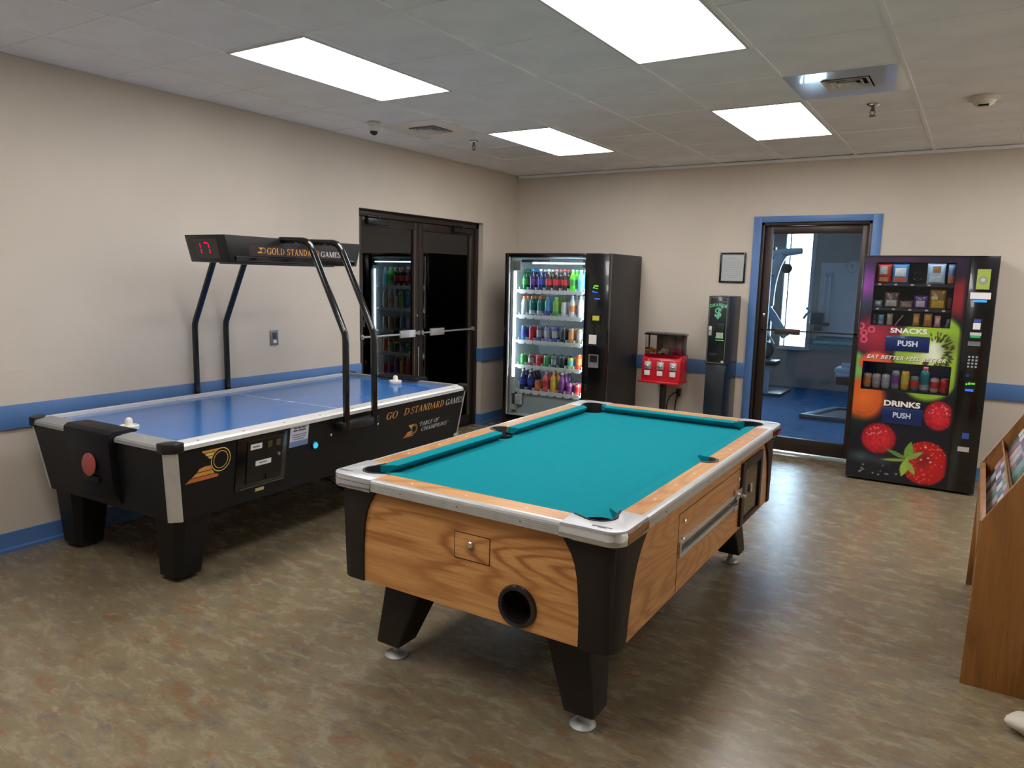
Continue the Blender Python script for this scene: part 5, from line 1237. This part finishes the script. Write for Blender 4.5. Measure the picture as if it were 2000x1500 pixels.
def cable_machine():
    t = thing('exercise_machine', 'white framed exercise machine with curved cover, left behind the glass door', 'exercise machine', (1.92, 4.05, 0))
    obj('upright', B(-.07, -.06, .04, .05, .06, 2.16), M('dark_machine_frame', (44, 52, 62), .4), t, bevel=.006)
    pts = []
    for k in range(9): a = PI*k/16; pts.append((.20-.30*math.cos(a)*.9, 1.30+.80*math.sin(a)*1.0))
    pts = [(x-.01, z) for x, z in pts]
    pts2 = [(x+.17-.03*i/8, z-.01*i/8) for i, (x, z) in enumerate(pts)]
    obj('curved_cover', MB().prism(pts+list(reversed(pts2)), 'y', -.14, -.05), m_gf, t, bevel=.008)
    for (x, z) in ((.015, 1.45), (.025, 1.60), (.055, 1.74)): obj('cover_mark', MB().prism([(x-.03, z), (x, z+.018), (x+.035, z+.006), (x+.004, z-.008)], 'y', -.147, -.139), m_blackpl, t)
    obj('top_arm', MB().tube([(.02, -.06, 2.06), (.22, -.10, 2.08), (.44, -.12, 2.10)], [.05, .06, .045], 10), m_gf, t)
    obj('pulley', MB().lathe([(.03, -.02), (.07, -.02), (.055, 0), (.07, .02), (.03, .02)], 18, (.25, -.12, 1.85), 'y'), m_blackpl, t)
    obj('strut', MB().tube([(-.08, -.08, 1.36), (.08, -.10, 1.18), (.30, -.12, .86)], .058, 10), M('pale_blue_tube', (142, 178, 196), .35), t)
    obj('handle_bar', MB().tube([(-.10, -.16, 1.08), (.03, -.20, .98), (.08, -.22, .88), (.16, -.22, .76), (.06, -.22, .72)], .018, 8), m_gf, t)
    obj('weight_stack', MB().box(-.22, -.08, .10, -.08, .10, 1.0), m_blackpl, t, bevel=.004)
    obj('foot_frame', MB().box(-.30, -.40, 0, .35, .30, .05), M('dark_machine_frame', (44, 52, 62)), t, bevel=.01)
    obj('seat_pad', MB().box(.0, -.62, .47, .30, -.30, .54), m_blackpl, t, bevel=.02); obj('seat_post', MB().box(.10, -.50, .05, .18, -.42, .47), m_gf, t, bevel=.004)
    obj('weight_plate', MB().lathe([(.02, -.03), (.13, -.03), (.14, 0), (.13, .03), (.02, .03)], 20, (.04, -.24, .66), 'y'), m_blackpl, t)
cable_machine()
def cable_post():
    t = thing('cable_station', 'wall mounted exercise pulley with twin chrome rods beside the bright window', 'exercise machine', (2.54, 4.86, 0))
    for x in (-.01, .07): obj('guide_rod', MB().tube([(x, 0, 1.06), (x, 0, 1.80)], .014, 10), M('bright_rod', (228, 234, 238), .3, .1), t)
    obj('head_bracket', B(-.04, -.03, 1.79, .10, .068, 1.84), m_gf, t, bevel=.005)
    obj('foot_bracket', B(-.04, -.03, 1.00, .10, .068, 1.05), m_blackpl, t, bevel=.005)
    obj('carriage', MB().box(-.16, -.08, 1.02, .03, .02, 1.20).box(-.10, -.10, .92, .02, .0, 1.02), M('dark_machine_frame', (44, 52, 62)), t, bevel=.012)
    obj('grip', MB().tube([(-.26, -.05, 1.10), (-.22, -.06, 1.17), (-.17, -.06, 1.22), (-.23, -.06, 1.27)], .022, 8), m_gf, t)
    obj('brace', MB().tube([(.03, -.02, 1.0), (-.10, .05, .80)], .016, 8), m_gf, t)
cable_post()
def bench():
    t = thing('weight_bench', 'pale blue padded bench on a grey base frame behind the glass door', 'bench', (3.18, 2.55, 0))
    m_b = M('grey_blue_base', (92, 104, 116), .45, .2)
    obj('base_frame', MB().prism([(-.35, -.42), (-.10, .46), (-.02, .46), (-.24, -.34), (.42, -.34), (.42, -.42)], 'z', .0, .05).prism([(-.10, .40), (.50, .46), (.50, .52), (-.10, .47)], 'z', 0, .05), m_b, t, bevel=.008)
    obj('floor_plate', MB().prism([(-.22, -.34), (-.02, .42), (.45, .44), (.42, -.34)], 'z', .002, .02), M('dark_grey_mat', (70, 78, 82), .8), t)
    obj('post', MB().tube([(.13, .15, .02), (.14, .15, .36)], .014, 8), m_gf, t)
    obj('joint', MB().tube([(.08, .15, .34), (.24, .12, .38)], .018, 8), m_gf, t)
    obj('pad', MB().box(-.02, -.05, .40, .55, .32, .50), M('dark_pad', (24, 34, 50), .4), t, bevel=.02)
    obj('towel', MB().box(-.03, -.06, .50, .50, .30, .555).box(-.05, -.05, .555, .50, .28, .61), M('pale_blue_towel', (186, 214, 230), .7), t, bevel=.02)
    obj('towel_roll', MB().tube([(.02, .06, .64), (.14, .06, .645)], .03, 10), M('pale_blue_towel', (134, 180, 206)), t)
bench()
